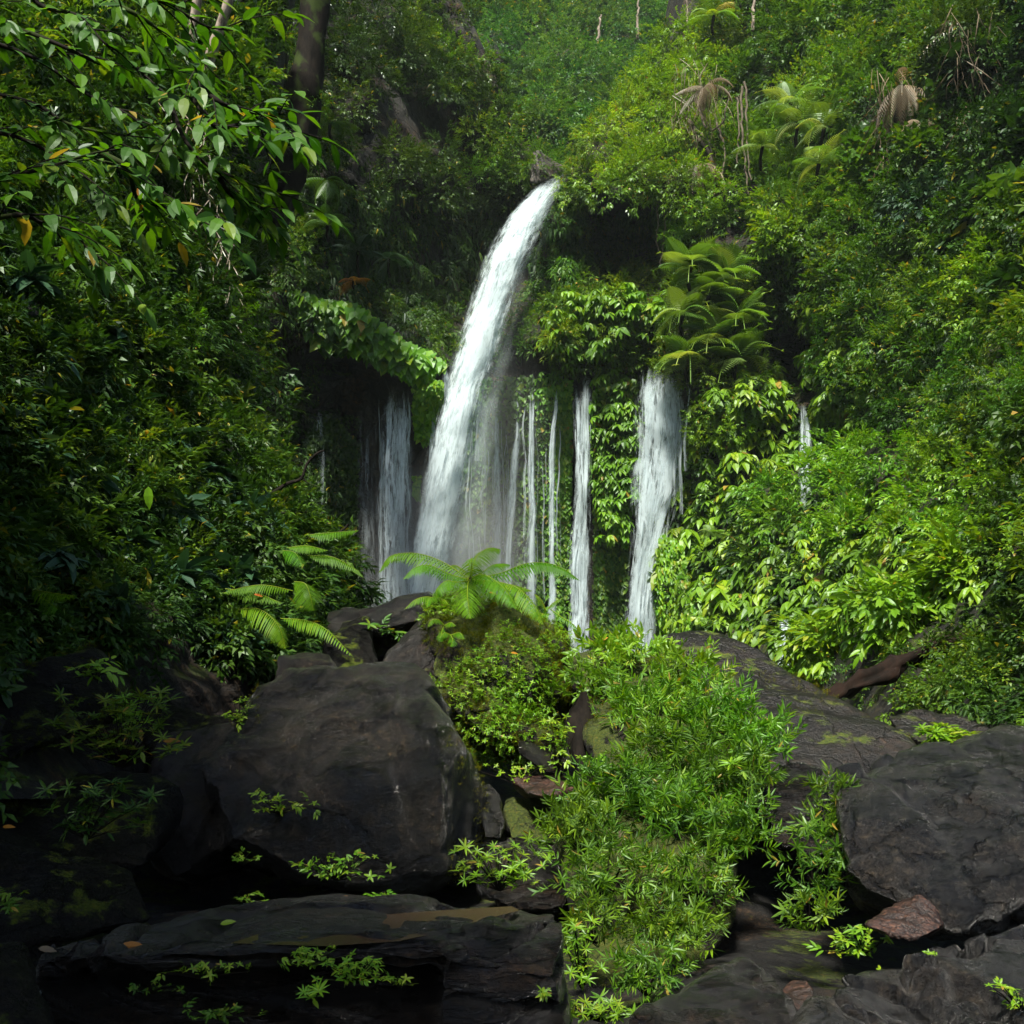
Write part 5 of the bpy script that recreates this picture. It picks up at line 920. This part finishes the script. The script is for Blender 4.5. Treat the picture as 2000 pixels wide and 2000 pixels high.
fern('large bright tree fern arching over the mossy rock in front of the falls', (918, 1128), 9.2, [
    (1.0, [(915, 1130, 0), (865, 1098, .15), (814, 1081, .25), (763, 1086, .3), (740, 1118, .3)]),
    (.85, [(915, 1132, 0), (880, 1122, -.1), (837, 1104, -.2), (808, 1110, -.25), (787, 1131, -.3)]),
    (1.0, [(918, 1128, 0), (921, 1105, -.15), (921, 1090, -.4), (920, 1098, -.75)]),
    (1.0, [(920, 1126, 0), (928, 1092, .3), (943, 1076, .5), (960, 1070, .7), (977, 1073, .85)]),
    (.7, [(922, 1128, 0), (942, 1118, .2), (962, 1104, .4), (980, 1101, .5), (996, 1103, .6)]),
    (1.0, [(922, 1130, 0), (975, 1120, .25), (1027, 1101, .35), (1070, 1100, .35), (1104, 1113, .3), (1131, 1133, .25)]),
    (1.1, [(920, 1130, 0), (942, 1122, -.15), (970, 1136, -.3), (993, 1160, -.4), (1009, 1188, -.45)]),
    (1.15, [(922, 1132, 0), (975, 1137, -.1), (1013, 1150, -.25), (1042, 1181, -.35), (1061, 1220, -.4)]),
    (.8, [(922, 1132, 0), (960, 1138, .1), (1000, 1142, .2), (1039, 1154, .25)]),
    (1.35, [(918, 1132, 0), (914, 1140, -.35), (913, 1165, -.6), (919, 1208, -.7)]),
    (.8, [(914, 1134, 0), (893, 1137, -.2), (871, 1135, -.3), (855, 1150, -.35), (852, 1168, -.35)]),
    (.7, [(924, 1134, 0), (960, 1160, .3), (1000, 1165, .5), (1040, 1190, .6)]),
    (.6, [(916, 1128, 0), (900, 1110, .4), (885, 1104, .7), (866, 1112, .9)])], .17, trunk=40, n=38, name='tree_fern')
fern('small bright fern drooping left below the tree fern', (858, 1178), 8.9, [(1.0, [(858, 1178, 0), (838, 1166, -.1), (812, 1171, -.15), (791, 1189, -.2)]), (.8, [(858, 1178, 0), (852, 1166, -.15), (838, 1170, -.3), (834, 1186, -.35)]), (.7, [(858, 1178, 0), (868, 1172, -.1), (874, 1180, -.2)])], .08, n=20)
fern('long thin fern frond hanging at right end of the mossy rock', (1075, 1190), 9.2, [(.5, [(1075, 1190, 0), (1098, 1206, -.1), (1122, 1222, -.15), (1134, 1243, -.15), (1144, 1266, -.15)]), (.5, [(1070, 1190, 0), (1080, 1178, 0), (1098, 1168, 0)]), (.5, [(1066, 1192, 0), (1056, 1170, 0), (1044, 1160, 0)])], .09, n=26)
fern('tiny yellow fern tuft on the left face of the mossy rock', (868, 1222), 8.7, [(1.0, [(868, 1222, 0), (856, 1210, -.05), (842, 1212, -.1), (836, 1224, -.12)]), (1.0, [(868, 1222, 0), (880, 1216, -.05), (890, 1222, -.1)]), (1.0, [(866, 1224, 0), (862, 1240, -.1), (866, 1252, -.12)])], .06, n=14)
fern('tiny bright fern tuft lower on the mossy rock', (888, 1240), 8.6, [(1.0, [(880, 1240, 0), (868, 1236, -.05), (858, 1246, -.1)]), (1.0, [(882, 1240, 0), (898, 1236, -.05), (906, 1248, -.1)]), (1.0, [(880, 1240, 0), (884, 1250, -.1), (880, 1262, -.12)])], .06, n=14)
fern('wide fern on the lower left hillside above the small grey rock', (545, 1195), 10.2, [
    (1.5, [(466, 1190, 0), (507, 1190, -.1), (543, 1221, -.2), (558, 1267, -.2)]), (1.0, [(548, 1208, 0), (598, 1212, -.1), (638, 1230, -.2), (688, 1281, -.3)]),
    (.9, [(572, 1154, 0), (520, 1143, -.1), (480, 1146, -.1), (435, 1158, -.1)]), (1.6, [(575, 1136, 0), (596, 1140, -.1), (606, 1164, -.2), (612, 1192, -.2)]),
    (.9, [(440, 1150, 0), (500, 1158, -.1), (550, 1178, -.2)])], .15, 'fern', n=32)
fern('small fern at the brow of the lower left hillside', (552, 1075), 12.2, [(1.2, [(552, 1075, 0), (576, 1080, -.1), (592, 1106, -.2)]), (.9, [(560, 1070, 0), (600, 1066, 0), (640, 1075, -.1)]), (.9, [(600, 1045, 0), (650, 1040, 0), (700, 1036, -.1)]), (1.0, [(600, 1085, 0), (650, 1088, 0), (700, 1115, -.1)])], .16, 'fern', n=26)
fern('dim fern in shade low at the left side', (110, 1160), 7.2, [(1.2, [(60, 1150, 0), (100, 1158, -.1), (146, 1163, -.2)]), (1.1, [(78, 1165, 0), (100, 1180, -.1), (112, 1190, -.1)])], .10, 'fern', n=22)
# dark moss trunk and the two pale trunks on the left
def trunk_tree(label, pts, r, mat, name='tree', leaves=None, wob=.15):
    root = empty(name, P(*pts[0])); tag(root, label, 'tree'); b = Buf(); q = curve([P(*p) for p in pts], 26); tube(b, q, np.linspace(r[0], r[1], 26), 12, wob=wob, seed=3); b.build('trunk', G[mat], root, smooth=True)
    if leaves:
        c = Cloud()
        for (x, y, Y, rad, n, sz) in leaves: s = Y / F; clump(c, P(x, y, Y), rad * s, n, SPRIG, sz * s, seed=int(x), view=(0, 0, 1), back=1.1)
        c.build('crown', G['mid'], root)
    return root
trunk_tree('dark mossy leaning trunk with white flecks left of the cliff hollow', [(470, 520, 26), (530, 410, 26), (572, 300, 25.6), (595, 180, 25.5), (612, 60, 25.5), (618, -80, 25.5), (640, -300, 26)], (.50, .30), 'bark', leaves=[(560, -330, 26, 150, 700, 40), (548, 350, 25.6, 22, 40, 16), (625, 210, 25.4, 18, 30, 16), (520, 430, 26, 26, 50, 18)], wob=.4)
trunk_tree('slender pale forked trunk standing left of its twin', [(356, 250, 20), (362, 180, 19.6), (372, 90, 19.4), (385, 0, 19.2), (392, -90, 19)], (.11, .08), 'pale')
trunk_tree('slender pale trunk leaning right beside its twin', [(380, 240, 20), (400, 180, 19.6), (408, 120, 19.4), (428, 60, 19.2), (446, 0, 19), (455, -80, 19)], (.12, .08), 'pale')
trunk_tree('thin curving pale sapling stem under the pale trunks', [(318, 425, 17), (345, 350, 16.8), (356, 290, 16.7), (372, 230, 16.6)], (.028, .02), 'pale')
# bare twigs reaching from the brow in front of the falls
b = Buf(); Yt = 13.5
tube(b, curve(P([530, 560, 588, 600, 620, 633], [965, 945, 935, 905, 885, 880], [Yt] * 6), 20), np.linspace(.03, .012, 20), 6, r=.3)
tube(b, curve(P([590, 605, 628], [935, 945, 952], [Yt] * 3), 8), np.linspace(.012, .006, 8), 5)
tube(b, curve(P([530, 560, 600, 640, 670, 680], [1030, 1045, 1052, 1050, 1035, 1024], [Yt] * 6), 20), np.linspace(.03, .012, 20), 6)
tube(b, curve(P([500, 540, 570, 600], [985, 1000, 1002, 1000], [Yt] * 4), 12), np.linspace(.02, .008, 12), 5)
tag(b.build('dead_branch', G['bark'], smooth=True, origin=P(530, 965, Yt)), 'bare black twigs reaching out from the left hillside towards the falls', 'branch')
# overhanging tree at upper left: limbs, twigs, leaves; unseen crown clumps added to shade the foreground
root = empty('tree', P(-420, 900, 4.2)); tag(root, 'near tree whose leafy branches hang over the upper left corner', 'tree')
tb = Buf(); tube(tb, curve([P(-430, 2200, 4.3), P(-420, 1500, 4.2), P(-430, 900, 4.2), P(-380, 300, 4.3), P(-250, -250, 4.4), P(-100, -800, 4.6)], 24), np.linspace(.26, .09, 24), 14, wob=.45); tb.build('trunk', G['bark'], root, smooth=True)
LEAFN = [leaf_big(w=.42, fold=.05, droop=d) for d in (.1, .25, .4)]
limbs = [ (4.0, [(-250, 0), (-60, 20), (0, 47), (72, 69), (145, 101), (203, 127), (261, 130), (326, 185), (373, 187)]),
          (4.0, [(326, 190), (340, 220), (362, 275), (409, 326), (471, 351), (532, 380)]),
          (3.8, [(100, -60), (203, 0), (250, 20), (290, 43), (337, 80), (377, 123), (391, 170)]),
          (3.8, [(373, 187), (410, 235), (431, 250), (485, 242), (543, 261), (594, 286)]),
          (3.7, [(200, 300), (250, 330), (268, 388), (315, 402), (377, 422), (440, 440)]),
          (3.6, [(-120, 380), (0, 350), (60, 335), (110, 322), (180, 300), (240, 290)]),
          (4.2, [(-200, 200), (-60, 180), (60, 200), (130, 240), (210, 260), (300, 270)]),
          (4.1, [(0, -60), (80, 10), (150, 30), (200, 80), (230, 110)]),
          (3.5, [(-160, 520), (-40, 440), (40, 420), (90, 440), (150, 460), (190, 520)]),
          (4.2, [(150, -80), (240, -30), (330, 10), (400, 50), (455, 60)]),
          (3.9, [(391, 170), (430, 200), (470, 215), (520, 225), (560, 235)]),
          (4.0, [(430, 350), (450, 380), (480, 400), (515, 425)]),
          (4.6, [(-100, 60), (60, 110), (180, 190), (260, 230), (330, 300)]),
          (4.5, [(-100, 250), (40, 270), (160, 340), (230, 400)])]
G['mid_near'] = leaf_mat('thin_backlit_leaf', [(0, (0.015, 0.06, 0.003)), (0.5, (0.042, 0.125, 0.004)), (0.93, (0.085, 0.19, 0.006)), (0.985, YEL), (1, BRN)], transl=.55)
lb = Buf(); c = Cloud(); g = np.random.default_rng(5)
def leafrow(q, step, size, mat=None, side0=1, flat=.3):
    T = unit(np.gradient(q, axis=0)); L = np.concatenate([[0], np.cumsum(np.linalg.norm(np.diff(q, axis=0), axis=1))]); sd = side0
    for l in np.arange(step * .5, L[-1], step):
        p = np.array([np.interp(l, L, q[:, k]) for k in range(3)]); t = T[min(len(T) - 1, int(l / L[-1] * len(T)))]
        s = unit(np.cross(t, UP)) * sd; tip = unit(s * .8 + t * .75 - UP * g.uniform(.0, .6) + g.normal(0, .15, 3)); sd = -sd
        Z = unit(UP + np.array([0, -.5, 0]) + g.normal(0, .35, 3)); X, Y, Z = frames(Z[None], tip[None])
        c.put([LEAFN[g.integers(0, 3)]], p[None], X, Y, Z, np.array([size * g.uniform(.6, 1.15)]), np.array([g.uniform(.2, .8)]))
    X, Y, Z = frames((UP + np.array([0, -.5, 0]))[None], unit(T[-1] - UP * .2)[None]); c.put([LEAFN[1]], q[-1][None], X, Y, Z, np.array([size]), np.array([.7]))
for k, (Y, pts) in enumerate(limbs):
    q = curve([P(x, y, Y + .12 * math.sin(i * 1.3 + k)) for i, (x, y) in enumerate(pts)], 26); tube(lb, q, np.linspace(.012, .0025, 26), 6)
    leafrow(q[3:], .058, .115, side0=1 if k % 2 else -1)
    for j in range(4, 25, 3):    # side twigs
        t = unit(q[j] - q[j - 1]); s = unit(np.cross(t, UP)) * (1 if (j // 4) % 2 else -1); e = q[j] + (t * .8 + s * .5 * g.uniform(.3, 1) + np.array([0, 0, g.uniform(-.5, .35)])) * g.uniform(.22, .42)
        m = (q[j] + e) / 2 + np.array([0, 0, .02]); w = curve([q[j], m, e], 8); tube(lb, w, np.linspace(.004, .0015, 8), 4); leafrow(w, .046, .10, side0=1 if j % 8 else -1)
lb.build('branches', G['bark'], root, smooth=True)
for (x, y, z, r, n) in [(-5.2, 4.0, 7.4, 1.6, 800), (-6.6, 5.6, 7.0, 1.7, 800), (-4.2, 1.2, 7.2, 1.5, 900), (-3.6, -.6, 7.0, 1.4, 800), (-5.4, 1.6, 7.6, 1.7, 800), (-4.8, 3.2, 8.4, 1.1, 500),
                        (-2.4, -2.0, 8.5, 1.1, 500), (-3.9, -2.2, 8.0, 1.5, 700), (-5.4, -1.2, 8.0, 1.6, 700), (-3.0, -3.8, 7.6, 1.4, 600)]:
    clump(c, (x, y, z), (r, r, r * .6), n, SPRIGB, .42, seed=int(x * 7 + y) % 97, view=(0, 0, 1), back=1.1, rough=.3)  # unseen clumps, placed towards the sun to shade the foreground
    q = curve([(-3.0, 4.2, 6.2), ((x - 3) / 2, (y + 4.2) / 2, z - .3), (x, y, z)], 14); shade_limbs = locals().get('shade_limbs') or Buf(); tube(shade_limbs, q, np.linspace(.06, .015, 14), 6)
shade_limbs.build('limbs', G['bark'], root, smooth=True)  # added limbs tying the shading clumps to the trunk
c.build('foliage', G['mid_near'], root)

# ------------------------------------------------------------------ plants on and around the boulders
def rock_cover(name, label, rock, n, protos, mat, size, mask=None, seed=0, up=.5, droop=.2, lift=.02, parent=True, rj=.2, upright=False, dens=None):
    p, nn = world_samples(rock, n, seed); px, py = to_px(p); m = (nn @ np.array([0, -1, .55]) > -.35)
    if mask is not None: m &= mask(px, py, p, nn)
    if dens is not None: m &= fbm(p * dens[0], seed + 3, 3) > dens[1]
    p, nn = p[m], nn[m]; c = Cloud(); rn = rng.normal(0, .4, p.shape); Z = unit(nn * (1 - up) + UP * up + rn); tip = unit(np.cross(Z, rng.normal(size=p.shape)) + nn * .4 - UP * droop) if upright else unit(nn * .6 - UP * droop + rn * 1.2)
    X, Y, Z = frames(Z, tip); c.put(protos, p + nn * lift * rng.random((len(p), 1)) * 2, X, Y, Z, size * rng.uniform(.6, 1.25, len(p)), .5 + .3 * fbm(p * 2, seed, 2), rj)
    o = c.build(name, G[mat], rock if parent else None, origin=None if parent else tuple(rock.location))
    return o
rock_cover('moss', '', mossy, 16000, [GRASS[0], GRASS[1]], 'moss', .045, seed=1, dens=(2.2, -.25))
o = rock_cover('creeping_leaves', '', mossy, 16000, [whorl(4, 7, LB, el=.3, ls=.6), SPRIG[0]], 'yellow', .055, mask=lambda x, y, p, n: (y > 1180), seed=2, dens=(2.6, -.05), parent=False, lift=.05); tag(o, 'small-leaved yellow-green creeper growing over the mossy fern rock', 'creeper', kind='stuff')
o = rock_cover('creeping_leaves', '', mossy, 15000, [whorl(4, 8, LB, el=.3, ls=.6), SPRIG[1]], 'bright', .060, mask=lambda x, y, p, n: (y > 1300) | (y < 1200), seed=3, dens=(2.4, -.1), parent=False, lift=.06); tag(o, 'fresh green small leaves on the lower face of the mossy fern rock', 'creeper', kind='stuff')
rock_cover('moss', '', left_rock, 2500, GRASS, 'moss', .04, seed=4, dens=(2.5, .1))
rock_cover('moss', '', dome, 9000, GRASS[:1], 'moss', .035, mask=lambda x, y, p, n: (x - 1700 > (y - 1400) * 1.0) & (n[:, 2] > .25) | ((x > 1480) & (x < 1640) & (y < 1400) & (n[:, 2] > .6)), seed=5, dens=(2.0, .25))
rock_cover('moss', '', bush_rock, 9000, GRASS, 'moss', .05, mask=lambda x, y, p, n: y < 1420, seed=6, dens=(1.6, .0))
rock_cover('moss', '', big_left, 6000, GRASS[:1], 'moss', .035, mask=lambda x, y, p, n: (x > 868) | ((x < 510) & (y < 1420)), seed=7, dens=(2.0, .0))
# narrow-leaved bushes
NB = [('yellow-green leafy bush on top of the rock bank beside the bright waterfall', 1215, 1272, 80, 36, 9.4, 'yellow', 150), ('bush of pale narrow leaves hanging over the dark stump', 1160, 1335, 62, 40, 8.9, 'yellow', 120),
 ('narrow-leaved bush at the top right against the dome boulder', 1335, 1320, 78, 50, 8.6, 'bright', 150), ('narrow-leaved bush above the orange leaf', 1265, 1385, 85, 62, 8.4, 'bright', 190), ('narrow-leaved bush spreading onto the dome boulder', 1395, 1400, 80, 58, 7.9, 'bright', 190),
 ('narrow-leaved bush with tips poking right over the dome', 1480, 1450, 62, 46, 7.6, 'bright', 130), ('narrow-leaved bush in the centre of the thicket', 1310, 1470, 90, 64, 7.6, 'bright', 210), ('narrow-leaved bush under the star-shaped leaf', 1430, 1520, 84, 56, 7.2, 'bright', 190),
 ('narrow-leaved bush left of the centre above the purplish stone', 1200, 1545, 92, 58, 7.0, 'bright', 200), ('narrow-leaved bush reaching left over the gully', 1120, 1610, 72, 52, 6.6, 'bright', 150), ('narrow-leaved bush in the lower middle of the thicket', 1310, 1590, 95, 64, 6.8, 'bright', 220),
 ('shaded narrow-leaved bush right of the lower middle', 1430, 1620, 68, 58, 6.6, 'mid', 150), ('shaded narrow-leaved bush below the gully rocks', 1185, 1700, 95, 64, 6.2, 'bright', 200), ('shaded narrow-leaved bush hanging beside the dark gap', 1340, 1720, 95, 66, 6.2, 'mid', 210),
 ('narrow-leaved bush beside the end of the slab', 1160, 1800, 62, 56, 5.7, 'bright', 110), ('low narrow-leaved bush in front of the dark gap', 1300, 1810, 95, 52, 5.8, 'mid', 180), ('lowest narrow-leaved bush trailing to the bottom rock', 1260, 1900, 78, 56, 5.4, 'mid', 130),
 ('upright narrow-leaved sprays left of the cracked boulder', 1620, 1590, 52, 66, 6.0, 'bright', 90), ('narrow-leaved sprays hanging beside the cracked boulder', 1590, 1690, 62, 60, 5.7, 'bright', 95), ('narrow-leaved sprays low beside the cracked boulder', 1580, 1780, 56, 44, 5.5, 'mid', 60)]
for (lab, px, py, rx, ry, Y, mat, n) in NB:
    mat = {'bright': 'thick' if py > 1460 else 'bright', 'mid': 'thick', 'yellow': 'yellow' if py < 1300 else 'bright'}[mat]; pr = both(LSHOOT, LANCE[:3]) if py > 1345 else both(RAGGED, SPRIGB[:2], LSHOOT[:2])
    shrub(lab, px, py, rx, ry, None, mat, pr, int(n * (.85 if py < 1640 else .6)), 43 if py > 1345 else 34, Y=Y - .35, off=.0, up=.35, droop=-.5, lobes=9, rough=.8)
# seedlings and sprays
def seedling(label, px, py, Y, n, size, mat='bright', protos=None, spread=26, lift=30, cat='plant', name='seedling'):
    """several little stems from one root, each ending in a rosette"""
    SEED[0] += 1; g = np.random.default_rng(SEED[0]); s = Y / F; base = P(px, py, Y + .03); root = empty(name, base); tag(root, label, cat); c = Cloud(); st = Buf()
    for k in range(n):
        e = P(px + g.normal(0, spread), py - g.uniform(.1, 1) * lift - 2, Y - g.uniform(0, .12)); m = (base + e) / 2 + np.array([0, -.02, .01])
        tube(st, curve([base, m, e], 6), np.linspace(.0035, .0015, 6), 4); Z = unit(np.array([0, -.3, 1]) + g.normal(0, .4, 3)); X, Yv, Z = frames(Z[None], np.cross(Z, g.normal(size=3))[None])
        c.put(protos or RAGGED, e[None], X, Yv, Z, np.array([size * s * g.uniform(.6, 1.15)]), np.array([g.uniform(.4, .9)]))
        if g.random() < .7: c.put([LB], m[None], *frames(np.array([[0, -.4, 1.0]]), g.normal(size=(1, 3)) * [1, .3, .4]), np.array([size * s * .5]), np.array([.6]))
    c.build('leaves', G[mat], root); st.build('stem', G['bark'], root, smooth=True); return root
SD = [('bright leafy sprig on the face of the huge black boulder', 545, 1590, 6.4, 13, 34, 'yellow', 34, 44), ('bright seedlings at the foot of the huge black boulder', 660, 1720, 5.9, 20, 36, 'yellow', 48, 54), ('tiny sprig left of the seedlings on the black boulder', 475, 1690, 6.1, 6, 26, 'bright', 20, 26),
 ('pair of round leaves at the left end of the slab top', 480, 1765, 4.7, 4, 30, 'yellow', 16, 16), ('two bright leaves peeping over the back edge of the slab', 742, 1756, 4.8, 3, 30, 'yellow', 8, 14), ('tuft of narrow green leaves in the gully right of the black boulder', 975, 1740, 6.0, 22, 46, 'yellow', 48, 90),
 ('little sprig by the lower right corner of the black boulder', 905, 1700, 6.2, 4, 30, 'yellow', 10, 16), ('seedlings on the front of the slab under its left half', 600, 1890, 3.42, 18, 34, 'yellow', 36, 34), ('thick patch of seedlings on the slab front', 700, 1920, 3.40, 24, 36, 'yellow', 34, 48),
 ('lone sprig right of the slab front seedlings', 780, 1928, 3.38, 4, 34, 'yellow', 14, 18), ('star-shaped leafy plant near the bottom left of the slab', 618, 1960, 3.3, 5, 62, 'bright', 14, 30), ('dim seedlings on the shaded left part of the slab front', 400, 1912, 3.5, 14, 30, 'bright', 50, 30),
 ('dim sprig at the left foot of the slab front', 300, 1940, 3.5, 6, 28, 'mid', 26, 22), ('dim leafy sprig at the bottom edge under the slab', 430, 1990, 3.3, 8, 44, 'mid', 40, 30), ('leafy sprays beside the right end of the slab', 1135, 1930, 4.2, 12, 50, 'yellow', 20, 130),
 ('bright sprays at the bottom edge right of the slab', 1170, 1995, 3.9, 14, 52, 'yellow', 46, 40), ('single sprig in front of the dark slab block', 1062, 1950, 3.35, 3, 36, 'yellow', 8, 20), ('leafy spray above the reddish round stone', 1680, 1870, 4.6, 12, 52, 'bright', 40, 60),
 ('small sprig beside the white pebbles', 1700, 1935, 4.3, 6, 42, 'yellow', 16, 26), ('tiny sprig on the dark stone below the wedge stone', 1812, 1870, 4.2, 3, 26, 'bright', 8, 10), ('seedling tuft at the bottom right corner', 1985, 1975, 3.7, 10, 36, 'bright', 22, 50),
 ('bright plant with a few broad leaves on the left mossy rock', 190, 1330, 6.6, 6, 60, 'yellow', 22, 36), ('small bright fern-like tuft at the left shoulder of the black boulder', 470, 1420, 7.5, 16, 28, 'yellow', 16, 50), ('small ferny weeds in the gully under the mossy rock', 1015, 1535, 7.9, 12, 26, 'bright', 26, 40),
 ('green leafy plant in the dark hollow behind the black boulder', 742, 1240, 10.6, 4, 50, 'mid', 22, 20), ('sprig standing in the dark gap beside the stump', 1165, 1525, 7.6, 6, 44, 'bright', 10, 50), ('bushy weeds on stump side below the thicket', 1090, 1510, 7.8, 14, 34, 'bright', 20, 110),
 ('star-shaped pale leaf cluster among the narrow leaves', 1435, 1500, 6.5, 3, 66, 'yellow', 12, 10), ('dark sprig at the far left edge above the slab', 20, 1780, 4.0, 5, 50, 'mid', 20, 50)]
for (lab, px, py, Y, n, sz, mat, sp, li) in SD: seedling(lab, px, py, Y, int(n * (1.0 if sz > 60 else 2.0)), sz * .74, 'bright' if mat == 'yellow' else mat, LANCE if ('narrow' in lab or 'sprays' in lab or 'star' in lab) else both(RAGGED, SPRIGB), sp, li)
seedling('narrow-leaved shoots climbing the shaded rock at the left', 240, 1500, 6.0, 60, 46, 'mid', LANCE, 60, 150)
seedling('dim narrow-leaved shoots in shadow at the lower left', 170, 1640, 5.4, 34, 46, 'dark', LANCE, 60, 110)  # darkest leaf colour for these shoots, shadow painted in
seedling('bright narrow-leaved shoots on the brow of the left rocks', 255, 1420, 6.4, 18, 44, 'bright', LANCE, 30, 55)
# fallen leaves, a white flower
FL = [('orange fallen leaf on the back edge of the slab', 660, 1757, 4.28, 34, 'orange'), ('brown-orange curled leaf on the shaded left of the slab', 235, 1848, 3.62, 46, 'orange'), ('yellow fallen strip of leaf on the slab top', 430, 1805, 3.85, 30, 'yellow'), ('pale brown leaf at the far left of the slab', 75, 1852, 3.65, 34, 'dead'),
 ('orange leaf caught in the overhanging branches', 275, 362, 3.8, 44, 'orange'), ('dry pink-brown leaf on shoots at the left', 318, 1448, 6.0, 34, 'orange'), ('orange leaf lying in the narrow-leaved thicket', 1468, 1457, 7.3, 16, 'orange'), ('dry brown leaf cluster in the thicket', 1325, 1450, 7.4, 24, 'dead'),
 ('small yellow leaf on the lower left fern', 496, 1161, 10, 18, 'orange'), ('red-brown leaf on the mossy fern rock', 998, 1275, 8.3, 16, 'orange'), ('orange leaf floating in shadow at the left edge', 5, 1615, 5, 24, 'orange'), ('yellowish dry blade hanging in the lower thicket', 1212, 1620, 6.2, 34, 'dead'),
 ('brownish leaf at the top of the bush bank', 1175, 1250, 9.0, 22, 'orange'), ('orange dead leaf under the tree fern', 955, 1157, 9.0, 14, 'orange'), ('hanging bright yellow leaf on the left hillside', 290, 950, 8.6, 44, 'yellow')]
for lab, px, py, Y, sz, mat in FL:
    c = Cloud(); tip = np.array([[1, .1, .1]]) if 'hanging' not in lab else np.array([[.05, 0, -1.0]]); X, Yv, Z = frames(np.array([[.1, -.7, .8]]), tip + rng.normal(0, .15, (1, 3))); c.put([LEAFN[1]], P(px, py, Y)[None], X, Yv, Z, np.array([sz * Y / F]), np.array([.6])); tag(c.build('fallen_leaf' if 'hanging' not in lab else 'hanging_leaf', G[mat], origin=P(px, py, Y)), lab, 'leaf')
m_p, t = new_mat('white_petal'); dd_ = nd(t, 'ShaderNodeBsdfDiffuse'); dd_.inputs[0].default_value = (.8, .78, .82, 1); oo = nd(t, 'ShaderNodeOutputMaterial'); t.links.new(dd_.outputs[0], oo.inputs[0])
c = Cloud()
for k in range(5): a = k * 1.256; X, Yv, Z = frames(np.array([[math.cos(a) * .3, -.5, .8]]), np.array([[math.cos(a), math.sin(a) * .6, .5]])); c.put([LB], P(372, 1850, 3.55)[None], X, Yv, Z, np.array([.016]), np.array([.5]))
tag(c.build('white_flower', m_p, origin=P(372, 1850, 3.55)), 'tiny fallen white flower on the shaded part of the slab', 'flower')

# ------------------------------------------------------------------ humid air of the gorge
bm = bmesh.new(); bmesh.ops.create_cube(bm, size=1); me = bpy.data.meshes.new('haze'); bm.to_mesh(me); bm.free()
hz = bpy.data.objects.new('haze', me); COL.objects.link(hz); hz.scale = (900, 1000, 110); hz.location = (0, 60, 52)
m, t = new_mat('humid_air'); v = nd(t, 'ShaderNodeVolumePrincipled'); v.inputs['Density'].default_value = 0.0002; v.inputs['Color'].default_value = (0.80, 0.95, 0.92, 1)
o_ = nd(t, 'ShaderNodeOutputMaterial'); t.links.new(v.outputs[0], o_.inputs['Volume']); me.materials.append(m)
tag(hz, 'thin humid haze filling the gorge and paling the far forest', 'haze', kind='stuff')

# drifting spray at the foot of the main fall: denser towards its middle
def mist(label, cen, rad, dens):
    bm = bmesh.new(); bmesh.ops.create_icosphere(bm, subdivisions=3, radius=1); me = bpy.data.meshes.new('mist'); bm.to_mesh(me); bm.free()
    o = bpy.data.objects.new('mist', me); COL.objects.link(o); o.location = cen; o.scale = rad
    m, t = new_mat('drifting_spray'); v = nd(t, 'ShaderNodeVolumePrincipled'); v.inputs['Color'].default_value = (0.92, 0.97, 0.97, 1); v.inputs['Anisotropy'].default_value = -.2
    tc = nd(t, 'ShaderNodeTexCoord'); ln = nd(t, 'ShaderNodeVectorMath', operation='LENGTH'); t.links.new(tc.outputs['Object'], ln.inputs[0])
    mr = nd(t, 'ShaderNodeMapRange', interpolation_type='SMOOTHSTEP'); t.links.new(ln.outputs['Value'], mr.inputs['Value']); mr.inputs['From Min'].default_value = 1; mr.inputs['From Max'].default_value = .1; mr.inputs['To Max'].default_value = dens
    t.links.new(mr.outputs[0], v.inputs['Density']); oo = nd(t, 'ShaderNodeOutputMaterial'); t.links.new(v.outputs[0], oo.inputs['Volume']); me.materials.append(m)
    tag(o, label, 'mist', kind='stuff')
mist('soft cloud of spray round the foot of the main waterfall', P(880, 1080, 43.5), (4.8, 2.6, 5.2), .12)
mist('faint spray drifting to the right of the main jet', P(1000, 860, 45), (3.0, 2.0, 5.5), .02)
